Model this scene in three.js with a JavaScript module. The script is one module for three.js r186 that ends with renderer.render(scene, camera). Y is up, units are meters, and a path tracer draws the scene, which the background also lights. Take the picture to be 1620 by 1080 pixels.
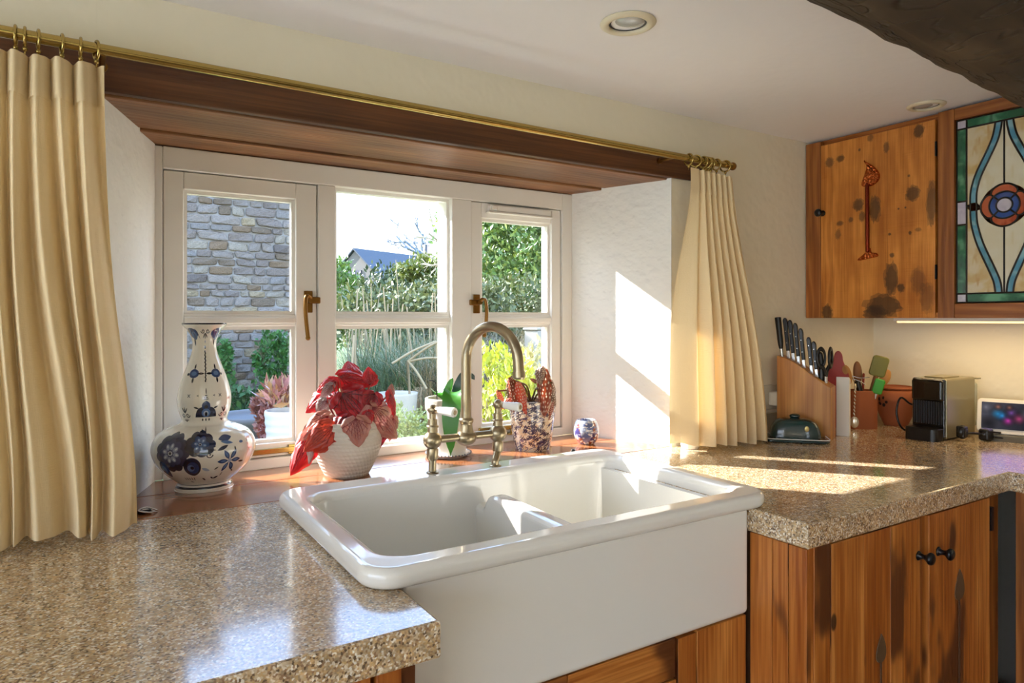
import * as THREE from 'three';
import { RoundedBoxGeometry } from 'three/addons/geometries/RoundedBoxGeometry.js';
import { mergeGeometries, mergeVertices } from 'three/addons/utils/BufferGeometryUtils.js';
import { RectAreaLightUniformsLib } from 'three/addons/lights/RectAreaLightUniformsLib.js';

// ---------------------------------------------------------------- camera, sky, sun, exposure
const scene = new THREE.Scene();
const YAW = THREE.MathUtils.degToRad(32.13), EYE = 1.32;
const camera = new THREE.PerspectiveCamera(53.1301, 1.5, 0.02, 400);
camera.position.set(0, EYE, 0);
camera.rotation.set(0, -YAW, 0);
camera.setViewOffset(1620, 1080, 0, 37, 1620, 1080);
const renderer = new THREE.WebGLRenderer();
renderer.toneMapping = THREE.LinearToneMapping;
renderer.toneMappingExposure = 1.4;
renderer.shadowMap.enabled = true;
RectAreaLightUniformsLib.init();

const SUN = new THREE.Vector3(0.8, -0.72, 1).normalize();          // the way sunlight travels
const SUN_POWER = 16, SKY_POWER = 4.0;
const sun = new THREE.DirectionalLight(new THREE.Color().setRGB(1, 0.98, 0.95), SUN_POWER);
sun.position.set(0.8, 1.3, -1.9).addScaledVector(SUN, -30);
sun.target.position.set(0.8, 1.3, -1.9);
sun.castShadow = true;
Object.assign(sun.shadow.camera, { left: -12, right: 12, top: 12, bottom: -12, near: 1, far: 90 });
sun.shadow.mapSize.set(4096, 4096);
scene.add(sun, sun.target);
{
  const W = 256, H = 128, data = new Float32Array(W * H * 4);
  for (let j = 0; j < H; j++) for (let i = 0; i < W; i++) {
    const el = ((j + 0.5) / H - 0.5) * Math.PI, az = ((i + 0.5) / W - 0.5) * 2 * Math.PI, y = Math.sin(el);
    const cs = -(Math.cos(az) * Math.cos(el) * SUN.x + y * SUN.y + Math.sin(az) * Math.cos(el) * SUN.z);
    const h = Math.pow(1 - Math.max(0, y), 4), glow = Math.exp((cs - 1) * 9) * 0.9, o = (j * W + i) * 4;
    const c = [0.36 + 0.62 * h + glow, 0.60 + 0.39 * h + glow * 0.95, 1.06 - 0.05 * h + glow * 0.85];
    for (let k = 0; k < 3; k++) data[o + k] = SKY_POWER * c[k] * (y < 0 ? Math.max(0.15, 1 + y * 4) : 1);
    data[o + 3] = 1;
  }
  const sky = new THREE.DataTexture(data, W, H, THREE.RGBAFormat, THREE.FloatType);
  sky.mapping = THREE.EquirectangularReflectionMapping;
  sky.magFilter = THREE.LinearFilter;
  sky.needsUpdate = true;
  scene.background = sky;
}
// ---------------------------------------------------------------- helpers
const V = (x, y, z) => new THREE.Vector3(x, y, z);
function rng(seed) { let s = seed | 0; return () => { s = (s + 0x6d2b79f5) | 0; let t = Math.imul(s ^ (s >>> 15), 1 | s); t = (t + Math.imul(t ^ (t >>> 7), 61 | t)) ^ t; return ((t ^ (t >>> 14)) >>> 0) / 4294967296; }; }
const R0 = rng(7);
const lerp = (a, b, t) => a + (b - a) * t, clamp = (x, a = 0, b = 1) => Math.min(b, Math.max(a, x)), smooth = (a, b, x) => { const t = clamp((x - a) / (b - a)); return t * t * (3 - 2 * t); };
const hash = (x, y, s) => { let h = Math.imul(x, 374761393) ^ Math.imul(y, 668265263) ^ Math.imul(s, 1274126177); h = Math.imul(h ^ (h >>> 13), 1274126177); return ((h ^ (h >>> 16)) >>> 0) / 4294967296; };
function vnoise(x, y, px, py, s) {            // tileable value noise, px/py whole periods
  const ix = Math.floor(x), iy = Math.floor(y), fx = x - ix, fy = y - iy, u = fx * fx * (3 - 2 * fx), v = fy * fy * (3 - 2 * fy);
  const m = (a, p) => ((a % p) + p) % p, x0 = m(ix, px), x1 = m(ix + 1, px), y0 = m(iy, py), y1 = m(iy + 1, py);
  return lerp(lerp(hash(x0, y0, s), hash(x1, y0, s), u), lerp(hash(x0, y1, s), hash(x1, y1, s), u), v);
}
function fbm(x, y, px, py, s, n = 4) { let a = 0.5, t = 0, w = 0; for (let i = 0; i < n; i++) { t += a * vnoise(x, y, px, py, s + i * 17); w += a; a *= 0.5; x *= 2; y *= 2; px *= 2; py *= 2; } return t / w; }
function tex(w, h, fn, srgb = true, metres = null) {
  const d = new Uint8Array(w * h * 4);
  for (let j = 0; j < h; j++) for (let i = 0; i < w; i++) {
    const c = fn((i + 0.5) / w, (j + 0.5) / h), o = (j * w + i) * 4;
    if (typeof c === 'number') d[o] = d[o + 1] = d[o + 2] = clamp(c, 0, 1) * 255; else { d[o] = clamp(c[0], 0, 255); d[o + 1] = clamp(c[1], 0, 255); d[o + 2] = clamp(c[2], 0, 255); }
    d[o + 3] = 255;
  }
  const t = new THREE.DataTexture(d, w, h, THREE.RGBAFormat);
  return finish(t, srgb, metres);
}
function finish(t, srgb, metres) {
  t.wrapS = t.wrapT = THREE.RepeatWrapping; t.magFilter = THREE.LinearFilter; t.minFilter = THREE.LinearMipmapLinearFilter; t.generateMipmaps = true;
  if (srgb) t.colorSpace = THREE.SRGBColorSpace;
  if (metres) t.repeat.set(1 / metres[0], 1 / metres[1]);
  t.needsUpdate = true; return t;
}
function canvasTex(w, h, draw, metres = null) { const c = document.createElement('canvas'); c.width = w; c.height = h; draw(c.getContext('2d'), w, h); return finish(new THREE.CanvasTexture(c), true, metres); }
const mix3 = (a, b, t) => [lerp(a[0], b[0], t), lerp(a[1], b[1], t), lerp(a[2], b[2], t)];
const hex = (h) => [(h >> 16) & 255, (h >> 8) & 255, h & 255];
function std(color, roughness = 0.6, o = {}) { return new THREE.MeshStandardMaterial({ color, roughness, ...o }); }
function phys(color, roughness = 0.6, o = {}) { return new THREE.MeshPhysicalMaterial({ color, roughness, ...o }); }

const taken = new Map();
function numbered(name) { const n = taken.get(name) || 0; taken.set(name, n + 1); return n ? name + '_' + String(n).padStart(3, '0') : name; }
function add(parent, name, geo, mat, pos, rot) {
  const m = new THREE.Mesh(geo, mat); m.name = parent === scene ? numbered(name) : name; m.castShadow = m.receiveShadow = true;
  if (pos) m.position.set(...pos); if (rot) m.rotation.set(...rot);
  parent.add(m); return m;
}
function thing(name, label, category, pos = [0, 0, 0], turn = 0, group) {
  const o = new THREE.Group(); o.name = numbered(name); o.position.set(...pos); o.rotation.y = turn;
  o.userData = { label, category }; if (group) o.userData.group = group; scene.add(o); return o;
}
function tag(o, label, category, group) { o.userData.label = label; o.userData.category = category; if (group) o.userData.group = group; return o; }
function struct(name, label, category) { const o = new THREE.Group(); o.name = name; o.userData = { kind: 'structure', label, category }; scene.add(o); return o; }

// uv in metres by the way each face points; u runs along the grain axis
function muv(geo, grain = 'x', off = [0, 0]) {
  const g = geo.index ? geo.toNonIndexed() : geo, p = g.attributes.position, n = p.count, uv = new Float32Array(n * 2), ax = 'xyz'.indexOf(grain);
  const a = V(), b = V(), c = V();
  for (let i = 0; i < n; i += 3) {
    a.fromBufferAttribute(p, i); b.fromBufferAttribute(p, i + 1); c.fromBufferAttribute(p, i + 2);
    const nn = b.clone().sub(a).cross(c.clone().sub(a)), e = [Math.abs(nn.x), Math.abs(nn.y), Math.abs(nn.z)], d = e.indexOf(Math.max(...e));
    let q = [0, 1, 2].filter((k) => k !== d); if (q.includes(ax) && q[0] !== ax) q = [q[1], q[0]];
    [a, b, c].forEach((v, k) => { const w = v.toArray(); uv[(i + k) * 2] = w[q[0]] + off[0] + d * 0.13; uv[(i + k) * 2 + 1] = w[q[1]] + off[1] + d * 0.31; });
  }
  g.setAttribute('uv', new THREE.BufferAttribute(uv, 2)); return g;
}
const sharedBox = new THREE.BoxGeometry(1, 1, 1);
function box(x0, x1, y0, y1, z0, z1, r = 0, seg = 2) {
  const w = Math.abs(x1 - x0), h = Math.abs(y1 - y0), d = Math.abs(z1 - z0);
  const g = r ? new RoundedBoxGeometry(w, h, d, seg, Math.min(r, w / 2.02, h / 2.02, d / 2.02)) : new THREE.BoxGeometry(w, h, d);
  g.translate((x0 + x1) / 2, (y0 + y1) / 2, (z0 + z1) / 2); return g;
}
const wbox = (x0, x1, y0, y1, z0, z1, grain = 'x', r = 0.002, off) => muv(box(x0, x1, y0, y1, z0, z1, r, 1), grain, off || [R0() * 3, R0() * 3]);
function merge(list) {
  const l = list.map((g) => { const k = g.index ? g.toNonIndexed() : g.clone(); for (const n of Object.keys(k.attributes)) if (!['position', 'normal', 'uv'].includes(n)) k.deleteAttribute(n); if (!k.attributes.uv) k.setAttribute('uv', new THREE.BufferAttribute(new Float32Array(k.attributes.position.count * 2), 2)); if (!k.attributes.normal) k.computeVertexNormals(); return k; });
  return mergeGeometries(l);
}
const lathe = (pts, seg = 40) => new THREE.LatheGeometry(pts.map(([r, y]) => new THREE.Vector2(r, y)), seg);
const splinePts = (pts, n) => new THREE.SplineCurve(pts.map(([r, y]) => new THREE.Vector2(r, y))).getPoints(n).map((p) => [Math.max(p.x, 0), p.y]);
function tube(pts, r, seg = 24, rad = 10, closed = false) { return new THREE.TubeGeometry(new THREE.CatmullRomCurve3(pts.map((p) => (p.isVector3 ? p : V(...p))), closed, 'centripetal'), seg, r, rad, closed); }
function capped(pts, r, seg = 24, rad = 10) { const g = [tube(pts, r, seg, rad)]; for (const p of [pts[0], pts[pts.length - 1]]) { const s = new THREE.SphereGeometry(r, rad, 6); s.translate(...(p.isVector3 ? p.toArray() : p)); g.push(s); } return merge(g); }
function cyl(a, b, r0, r1 = r0, rad = 16) {
  const A = V(...a), B = V(...b), g = new THREE.CylinderGeometry(r1, r0, A.distanceTo(B), rad);
  g.applyQuaternion(new THREE.Quaternion().setFromUnitVectors(V(0, 1, 0), B.clone().sub(A).normalize())); g.translate((A.x + B.x) / 2, (A.y + B.y) / 2, (A.z + B.z) / 2); return g;
}
function ball(c, r, sx = 1, sy = 1, sz = 1, seg = 20) { const g = new THREE.SphereGeometry(r, seg, Math.ceil(seg * 0.7)); g.scale(sx, sy, sz); g.translate(...c); return g; }
// a prism over a plan outline [[x, z], ...] from y0 to y1
function prism(plan, y0, y1, bevel = 0, seg = 2) {
  const s = new THREE.Shape(plan.map(([x, z]) => new THREE.Vector2(x, -z)));
  const g = new THREE.ExtrudeGeometry(s, { depth: y1 - y0 - 2 * bevel, bevelEnabled: bevel > 0, bevelThickness: bevel, bevelSize: bevel, bevelOffset: -bevel, bevelSegments: seg });
  g.rotateX(-Math.PI / 2); g.translate(0, y0 + bevel, 0); return g;
}
function extr(shape, depth, bevel = 0, seg = 2, curve = 12) { return new THREE.ExtrudeGeometry(shape, { depth: Math.max(depth - 2 * bevel, 1e-4), bevelEnabled: bevel > 0, bevelThickness: bevel, bevelSize: bevel, bevelOffset: -bevel, bevelSegments: seg, curveSegments: curve }); }
function rrect(x0, x1, y0, y1, r) { const s = new THREE.Shape(); s.moveTo(x0 + r, y0); s.lineTo(x1 - r, y0); s.absarc(x1 - r, y0 + r, r, -Math.PI / 2, 0); s.lineTo(x1, y1 - r); s.absarc(x1 - r, y1 - r, r, 0, Math.PI / 2); s.lineTo(x0 + r, y1); s.absarc(x0 + r, y1 - r, r, Math.PI / 2, Math.PI); s.lineTo(x0, y0 + r); s.absarc(x0 + r, y0 + r, r, Math.PI, 1.5 * Math.PI); return s; }
const rpath = (s) => { const p = new THREE.Path(); p.setFromPoints(s.getPoints(10)); return p; };
// a surface from a function (u, v) -> Vector3
function surf(nu, nv, fn) {
  const pos = [], uv = [], idx = [];
  for (let j = 0; j <= nv; j++) for (let i = 0; i <= nu; i++) { const p = fn(i / nu, j / nv); pos.push(p.x, p.y, p.z); uv.push(i / nu, j / nv); }
  for (let j = 0; j < nv; j++) for (let i = 0; i < nu; i++) { const a = j * (nu + 1) + i, b = a + 1, c = a + nu + 1, d = c + 1; idx.push(a, b, d, a, d, c); }
  const g = new THREE.BufferGeometry(); g.setAttribute('position', new THREE.Float32BufferAttribute(pos, 3)); g.setAttribute('uv', new THREE.Float32BufferAttribute(uv, 2)); g.setIndex(idx); g.computeVertexNormals(); return g;
}

// ---------------------------------------------------------------- materials
function woodTex(seed, dark, light, o = {}) {
  const { size = [1.2, 0.6], rings = 9, warp = 1.2, fibre = 0.35, knots = [], px = [1024, 512], stain = 0.25, stainC = null } = o;
  const fn = (u, v) => {
    let kn = 0, vv = v, dk = 0;
    for (const [ku, kv, kr] of knots) { let du = (u - ku) * size[0], dv = (v - kv) * size[1]; du -= Math.round(du / size[0]) * size[0]; dv -= Math.round(dv / size[1]) * size[1]; const d = Math.hypot(du * 0.55, dv); const e = Math.exp(-(d * d) / (kr * kr * 5)); vv += (dv > 0 ? 1 : -1) * e * kr * 0.5 / size[1]; dk = Math.max(dk, smooth(kr * 1.15, kr * 0.65, d)); kn = Math.max(kn, e); }
    const w = fbm(u * 3, vv * 8, 3, 8, seed, 4) * warp, ring = 0.5 + 0.5 * Math.sin((vv * rings + w) * 6.2832), r2 = Math.pow(ring, 1.6);
    const f = fbm(u * 8, v * 160, 8, 160, seed + 3, 2), st = fbm(u * 4, v * 5, 4, 5, seed + 9, 4);
    let t = clamp(0.25 + 0.5 * r2 + fibre * (f - 0.5) * 1.6); let c = mix3(dark, light, t);
    if (stainC) c = mix3(c, stainC, clamp(smooth(0.62, 0.72, st) * stain * 2)); else c = c.map((x) => x * (1 - stain * (st - 0.4)));
    const c2 = mix3(c, [30, 16, 8], dk * 0.8); return c2;
  };
  return tex(px[0], px[1], fn, true, size);
}
function woodBump(seed, size = [1.2, 0.6]) { return tex(512, 512, (u, v) => 0.5 * fbm(u * 6, v * 90, 6, 90, seed, 2) + 0.5 * fbm(u * 4, v * 12, 4, 12, seed + 5, 4), false, size); }
const bumpWood = woodBump(31);
const M = {};
{
  const grain = (u, v) => fbm(u * 6, v * 6, 6, 6, 91, 5);
  const plaster = tex(512, 512, (u, v) => 0.55 * fbm(u * 9, v * 9, 9, 9, 5, 5) + 0.45 * fbm(u * 40, v * 40, 40, 40, 8, 2), false, [0.9, 0.9]);
  M.wall = std(0xeee5cc, 0.85, { bumpMap: plaster, bumpScale: 0.003 });
  M.reveal = std(0xeae6dc, 0.8, { bumpMap: tex(512, 512, (u, v) => 0.5 * fbm(u * 7, v * 7, 7, 7, 15, 4) + 0.5 * fbm(u * 26, v * 34, 26, 34, 18, 3), false, [0.6, 0.6]), bumpScale: 0.006 });
  M.ceiling = std(0xf6f3ee, 0.75, { bumpMap: plaster, bumpScale: 0.0015 });
  M.floor = std(0xffffff, 0.6, { map: tex(512, 512, (u, v) => { const n = fbm(u * 6, v * 6, 6, 6, 201, 5), k = fbm(u * 40, v * 40, 40, 40, 203, 2); return mix3([106, 82, 58], [134, 108, 80], clamp(n * 1.3 - 0.15 + 0.3 * (k - 0.5))); }, true, [1.7, 1.7]) });
  M.frame = std(0xefebe2, 0.42);
  M.glass = phys(0xffffff, 0.0, { transmission: 1, thickness: 0, ior: 1.5, specularIntensity: 0.35 });
  // speckled stone: small grains of several tints
  const tints = [0xc4a880, 0xae8e66, 0xd4bf9c, 0xcaa878, 0x98785a, 0xe2d4ba, 0xb89c78, 0x6e5a44, 0xc8b290, 0xece4d2, 0xa48e70, 0xc0a070].map(hex);
  const N = 220, cell = (u, v) => { const x = u * N, y = v * N, ix = Math.floor(x), iy = Math.floor(y); let best = 9, id = 0; for (let a = -1; a <= 1; a++) for (let b = -1; b <= 1; b++) { const cx = (ix + a + N) % N, cy = (iy + b + N) % N, dx = ix + a + hash(cx, cy, 1) - x, dy = iy + b + hash(cx, cy, 2) - y, d = dx * dx + dy * dy; if (d < best) { best = d; id = hash(cx, cy, 3); } } return id; };
  const granite = tex(1024, 1024, (u, v) => { const id = cell(u, v), c = tints[Math.floor(id * tints.length)], k = 0.86 + 0.3 * fbm(u * 60, v * 60, 60, 60, 77, 2) ; return c.map((q) => q * k); }, true, [0.6, 0.6]);
  M.stone = phys(0xffffff, 0.17, { map: granite, ior: 1.5, clearcoat: 0.6, clearcoatRoughness: 0.1 });
  M.stoneEdge = std(0xffffff, 0.4, { map: granite });
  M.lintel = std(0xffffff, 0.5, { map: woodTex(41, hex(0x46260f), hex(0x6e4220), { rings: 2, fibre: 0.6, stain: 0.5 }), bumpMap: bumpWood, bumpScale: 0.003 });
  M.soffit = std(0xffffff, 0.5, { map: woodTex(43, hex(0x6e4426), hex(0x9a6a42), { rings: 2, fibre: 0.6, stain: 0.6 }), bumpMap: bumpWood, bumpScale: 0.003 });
  M.beam = std(0xffffff, 0.7, { map: woodTex(47, hex(0x3c3020), hex(0x64533a), { rings: 3, stain: 0.5, warp: 2 }), bumpMap: bumpWood, bumpScale: 0.01 });
  M.sill = phys(0xffffff, 0.22, { map: woodTex(51, hex(0x8a4c26), hex(0xb67a4c), { rings: 4, stain: 0.35 }), ior: 1.5, clearcoat: 0.6, clearcoatRoughness: 0.12 });
  const kn = [[0.1, 0.2, 0.016], [0.32, 0.75, 0.012], [0.55, 0.35, 0.018], [0.77, 0.62, 0.012], [0.9, 0.1, 0.014], [0.45, 0.95, 0.01]];
  M.pine = std(0xffffff, 0.42, { map: woodTex(61, hex(0x9a5218), hex(0xdc964a), { rings: 4, fibre: 0.6, knots: kn, stain: 0.45, stainC: [84, 44, 18] }), bumpMap: bumpWood, bumpScale: 0.002 });
  M.pineB = std(0xffffff, 0.42, { map: woodTex(67, hex(0x8e4812), hex(0xcc823a), { rings: 5, fibre: 0.6, knots: kn.slice(2), stain: 0.45, stainC: [74, 38, 16] }), bumpMap: bumpWood, bumpScale: 0.002 });
  M.oak = std(0xffffff, 0.45, { map: woodTex(71, hex(0x86481a), hex(0xb87436), { rings: 22, warp: 2.4, stain: 0.4 }), bumpMap: bumpWood, bumpScale: 0.002 });
  M.darkwood = std(0x5c3c24, 0.85);
  M.block = std(0xffffff, 0.4, { map: woodTex(81, hex(0xa8682a), hex(0xdca050), { rings: 8, stain: 0.3 }) });
  M.ceramic = phys(0xf1eee4, 0.12, { clearcoat: 0.6, clearcoatRoughness: 0.05 });
  M.white = std(0xf2efe8, 0.5);
  M.nickel = std(0xa8997c, 0.3, { metalness: 1 });
  M.brass = std(0xb39a5a, 0.22, { metalness: 1 });
  M.bronze = std(0x8a6230, 0.35, { metalness: 1 });
  M.steel = std(0xc8c8c8, 0.22, { metalness: 1 });
  M.iron = std(0x14161a, 0.3, { metalness: 0.2 });
  M.black = std(0x101011, 0.35);
  M.copper = std(0xb86030, 0.2, { metalness: 1, bumpMap: tex(256, 256, (u, v) => fbm(u * 22, v * 22, 22, 22, 19, 2), false, [0.12, 0.12]), bumpScale: 0.004 });
  const weave = tex(512, 512, (u, v) => 0.5 * fbm(u * 180, v * 30, 180, 30, 21, 2) + 0.5 * fbm(u * 30, v * 180, 30, 180, 22, 2), false, [0.3, 0.3]);
  M.curtain = phys(0xf6deae, 0.85, { transmission: 0.16, thickness: 0, side: THREE.DoubleSide, bumpMap: weave, bumpScale: 0.0006, sheen: 0.3, sheenRoughness: 0.6, sheenColor: new THREE.Color(0xe8d6b0) });
  M.terracotta = std(0x9c5630, 0.75, { bumpMap: plaster, bumpScale: 0.0005 });
}
// ---------------------------------------------------------------- the room
const CT = 0.92, CEIL = 1.96, WZ = -1.54, FZ = -1.885, XR = 2.67, XL = -2.2, ZB = 3.0;
{
  const fl = struct('floor', 'warm brown sandstone flag floor of the kitchen', 'floor');
  for (let i = 0; i < 9; i++) for (let j = 0; j < 10; j++) { const x0 = XL + i * 0.6, z0 = WZ + j * 0.5; if (x0 > XR || z0 > ZB) continue; add(fl, 'flagstone', muv(box(x0, Math.min(x0 + 0.596, XR), -0.05, -0.0015 * ((i + j) % 2), z0, Math.min(z0 + 0.496, ZB), 0.003, 1), 'x', [i * 0.3, j * 0.7]), M.floor); }
  add(fl, 'subfloor', box(XL - 0.3, XR + 0.3, -0.15, -0.05, WZ - 0.55, ZB + 0.3), M.darkwood);

  const ce = struct('ceiling', 'low cream plastered ceiling with recessed downlights', 'ceiling');
  add(ce, 'plaster', muv(box(XL - 0.3, XR + 0.3, CEIL, CEIL + 0.3, WZ - 0.5, ZB + 0.3)), M.ceiling);

  const wf = struct('wall_front', 'thick cream plastered wall with the deep window recess', 'wall');
  add(wf, 'pier', muv(prism([[XL - 0.3, WZ], [0.022, WZ], [0.145, FZ], [0.145, -2.04], [XL - 0.3, -2.04]], 0, CEIL)), M.wall);
  add(wf, 'pier', muv(prism([[1.557, WZ], [XR + 0.3, WZ], [XR + 0.3, -2.04], [1.431, -2.04], [1.431, FZ]], 0, CEIL)), M.wall);
  add(wf, 'spandrel', muv(prism([[0.022, WZ], [1.557, WZ], [1.431, FZ], [1.431, -2.04], [0.145, -2.04], [0.145, FZ]], 0, 0.878)), M.wall);
  add(wf, 'upper_wall', muv(box(0.0221, 1.5569, 1.826, CEIL, -2.04, WZ)), M.wall);
  const slab = (x0, z0, x1, z1, t) => { const n = V(z1 - z0, 0, -(x1 - x0)).normalize().multiplyScalar(t); return prism(t > 0 ? [[x0, z0], [x0 + n.x, z0 + n.z], [x1 + n.x, z1 + n.z], [x1, z1]] : [[x0, z0], [x1, z1], [x1 + n.x, z1 + n.z], [x0 + n.x, z0 + n.z]], CT, 1.757); };
  add(wf, 'reveal', muv(slab(0.022, WZ, 0.145, FZ, -0.004), 'z'), M.reveal);
  add(wf, 'reveal', muv(slab(1.557, WZ, 1.431, FZ, 0.004), 'z'), M.reveal);
  // shallow cove between wall and ceiling
  const wr = struct('wall_right', 'cream painted kitchen wall behind the worktop appliances', 'wall');
  add(wr, 'plaster', muv(box(XR, XR + 0.3, 0, CEIL, WZ - 0.5, ZB + 0.3), 'z'), M.wall);
  const wl = struct('wall_left', 'cream painted side wall with tall glazing', 'wall');
  const openings = (grp, axis, c0, c1, a0, a1, y0, y1, lo, hi) => {   // a wall with one opening
    const b = (p0, p1, q0, q1) => add(grp, 'plaster', muv(axis === 'x' ? box(p0, p1, q0, q1, c0, c1) : box(c0, c1, q0, q1, p0, p1), axis), M.wall);
    b(lo, a0, 0, CEIL); b(a1, hi, 0, CEIL); if (y0 > 0) b(a0, a1, 0, y0); b(a0, a1, y1, CEIL);
  };
  openings(wl, 'z', XL - 0.3, XL, -1.3, 2.2, 0.02, 1.9, WZ - 0.5, ZB + 0.3);
  const wb = struct('wall_back', 'cream painted wall with a glazed door facing the window', 'wall');
  openings(wb, 'x', ZB, ZB + 0.3, -0.9, -0.3, 0.02, 1.88, XL - 0.3, XR + 0.3);
  const glazing = (name, label, cat, axis, c, a0, a1, y0, y1, n) => {
    const g = struct(name, label, cat), f = 0.05;
    const b = (nm, p0, p1, q0, q1, t, m) => add(g, nm, axis === 'x' ? box(p0, p1, q0, q1, c - t, c + t) : box(c - t, c + t, q0, q1, p0, p1), m);
    b('frame_rail', a0, a1, y0, y0 + f, 0.035, M.frame); b('frame_rail', a0, a1, y1 - f, y1, 0.035, M.frame);
    for (let i = 0; i <= n; i++) { const p = lerp(a0 + f / 2, a1 - f / 2, i / n); b('stile', p - f / 2, p + f / 2, y0 + f, y1 - f, 0.035, M.frame); if (i < n) b('pane', p + f / 2, lerp(a0 + f / 2, a1 - f / 2, (i + 1) / n) - f / 2, y0 + f, y1 - f, 0.0005, M.glass); }
  };
  glazing('door_1', 'white framed glazed garden door', 'door', 'x', ZB + 0.12, -0.9, -0.3, 0.02, 1.88, 1);
  glazing('window_2', 'white framed floor to ceiling glazing of the kitchen', 'window', 'z', XL - 0.12, -1.3, 2.2, 0.02, 1.9, 4);

  // old oak lintel over the window: face board, soffit of two boards
  const li = struct('trim_1', 'dark stained old oak lintel beam over the window', 'beam');
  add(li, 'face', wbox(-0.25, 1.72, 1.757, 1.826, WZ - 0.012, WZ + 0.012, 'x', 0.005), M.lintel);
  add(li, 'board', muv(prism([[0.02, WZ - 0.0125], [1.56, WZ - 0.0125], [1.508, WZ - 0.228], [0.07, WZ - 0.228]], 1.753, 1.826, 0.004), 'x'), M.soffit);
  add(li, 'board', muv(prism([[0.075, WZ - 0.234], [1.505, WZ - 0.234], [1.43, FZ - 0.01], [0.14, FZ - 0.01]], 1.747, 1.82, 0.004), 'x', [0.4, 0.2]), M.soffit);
  add(li, 'packing', box(0.02, 1.57, 1.76, 1.826, -2.04, WZ - 0.06), M.darkwood);

  // rough ceiling beam crossing in front of the wall cupboard
  const be = struct('trim_2', 'rough hewn dark oak ceiling beam with cracks', 'beam');
  {
    const g = surf(160, 48, (u, v) => {
      const x = lerp(XL, XR, u), a = v * 2 * Math.PI, w = 0.14, h = 0.1, e = 0.32, c = Math.cos(a), s = Math.sin(a);
      let py = h * Math.sign(s) * Math.pow(Math.abs(s), e), pz = w * Math.sign(c) * Math.pow(Math.abs(c), e);
      const k = 0.005 * (fbm(u * 60, v * 8, 60, 8, 301, 4) - 0.5) * 2 + 0.003 * (fbm(u * 9, v * 3, 9, 3, 305, 2) - 0.5);
      py += k * s; pz += k * c;
      return V(x, 1.905 + py, -0.53 - 0.069 * (x - 0.93) + pz);
    });
    const p = g.attributes.position, uv = g.attributes.uv; for (let i = 0; i < p.count; i++) uv.setXY(i, p.getX(i), uv.getY(i) * 0.9);
    add(be, 'timber', g, std(0xffffff, 0.72, { map: M.beam.map, bumpMap: tex(1024, 512, (u, v) => { const n = fbm(u * 10, v * 12, 10, 12, 311, 4), c = Math.abs(fbm(u * 14 + n * 0.6, v * 26, 14, 26, 313, 3) - 0.5); return 0.4 * n + 0.35 + 0.25 * smooth(0.0, 0.035, c); }, false, [1.3, 0.7]), bumpScale: 0.02, side: THREE.DoubleSide }));
  }
  // polished wooden window board
  const sl = struct('trim_3', 'polished brown wooden window board inside the recess', 'sill');
  add(sl, 'board', muv(prism([[0.024, WZ + 0.0], [1.555, WZ + 0.0], [1.484, -1.735], [0.093, -1.735]], 0.88, CT, 0.002), 'x'), M.sill);
  add(sl, 'edge_strip', muv(prism([[0.401, WZ + 0.0005], [1.189, WZ + 0.0005], [1.189, -1.511], [0.401, -1.511]], CT - 0.05, CT - 0.002)), M.stone);
  add(sl, 'board', muv(prism([[0.094, -1.7365], [1.483, -1.7365], [1.429, FZ], [0.147, FZ]], 0.88, CT, 0.002), 'x', [0.3, 0.25]), M.sill);
}
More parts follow.
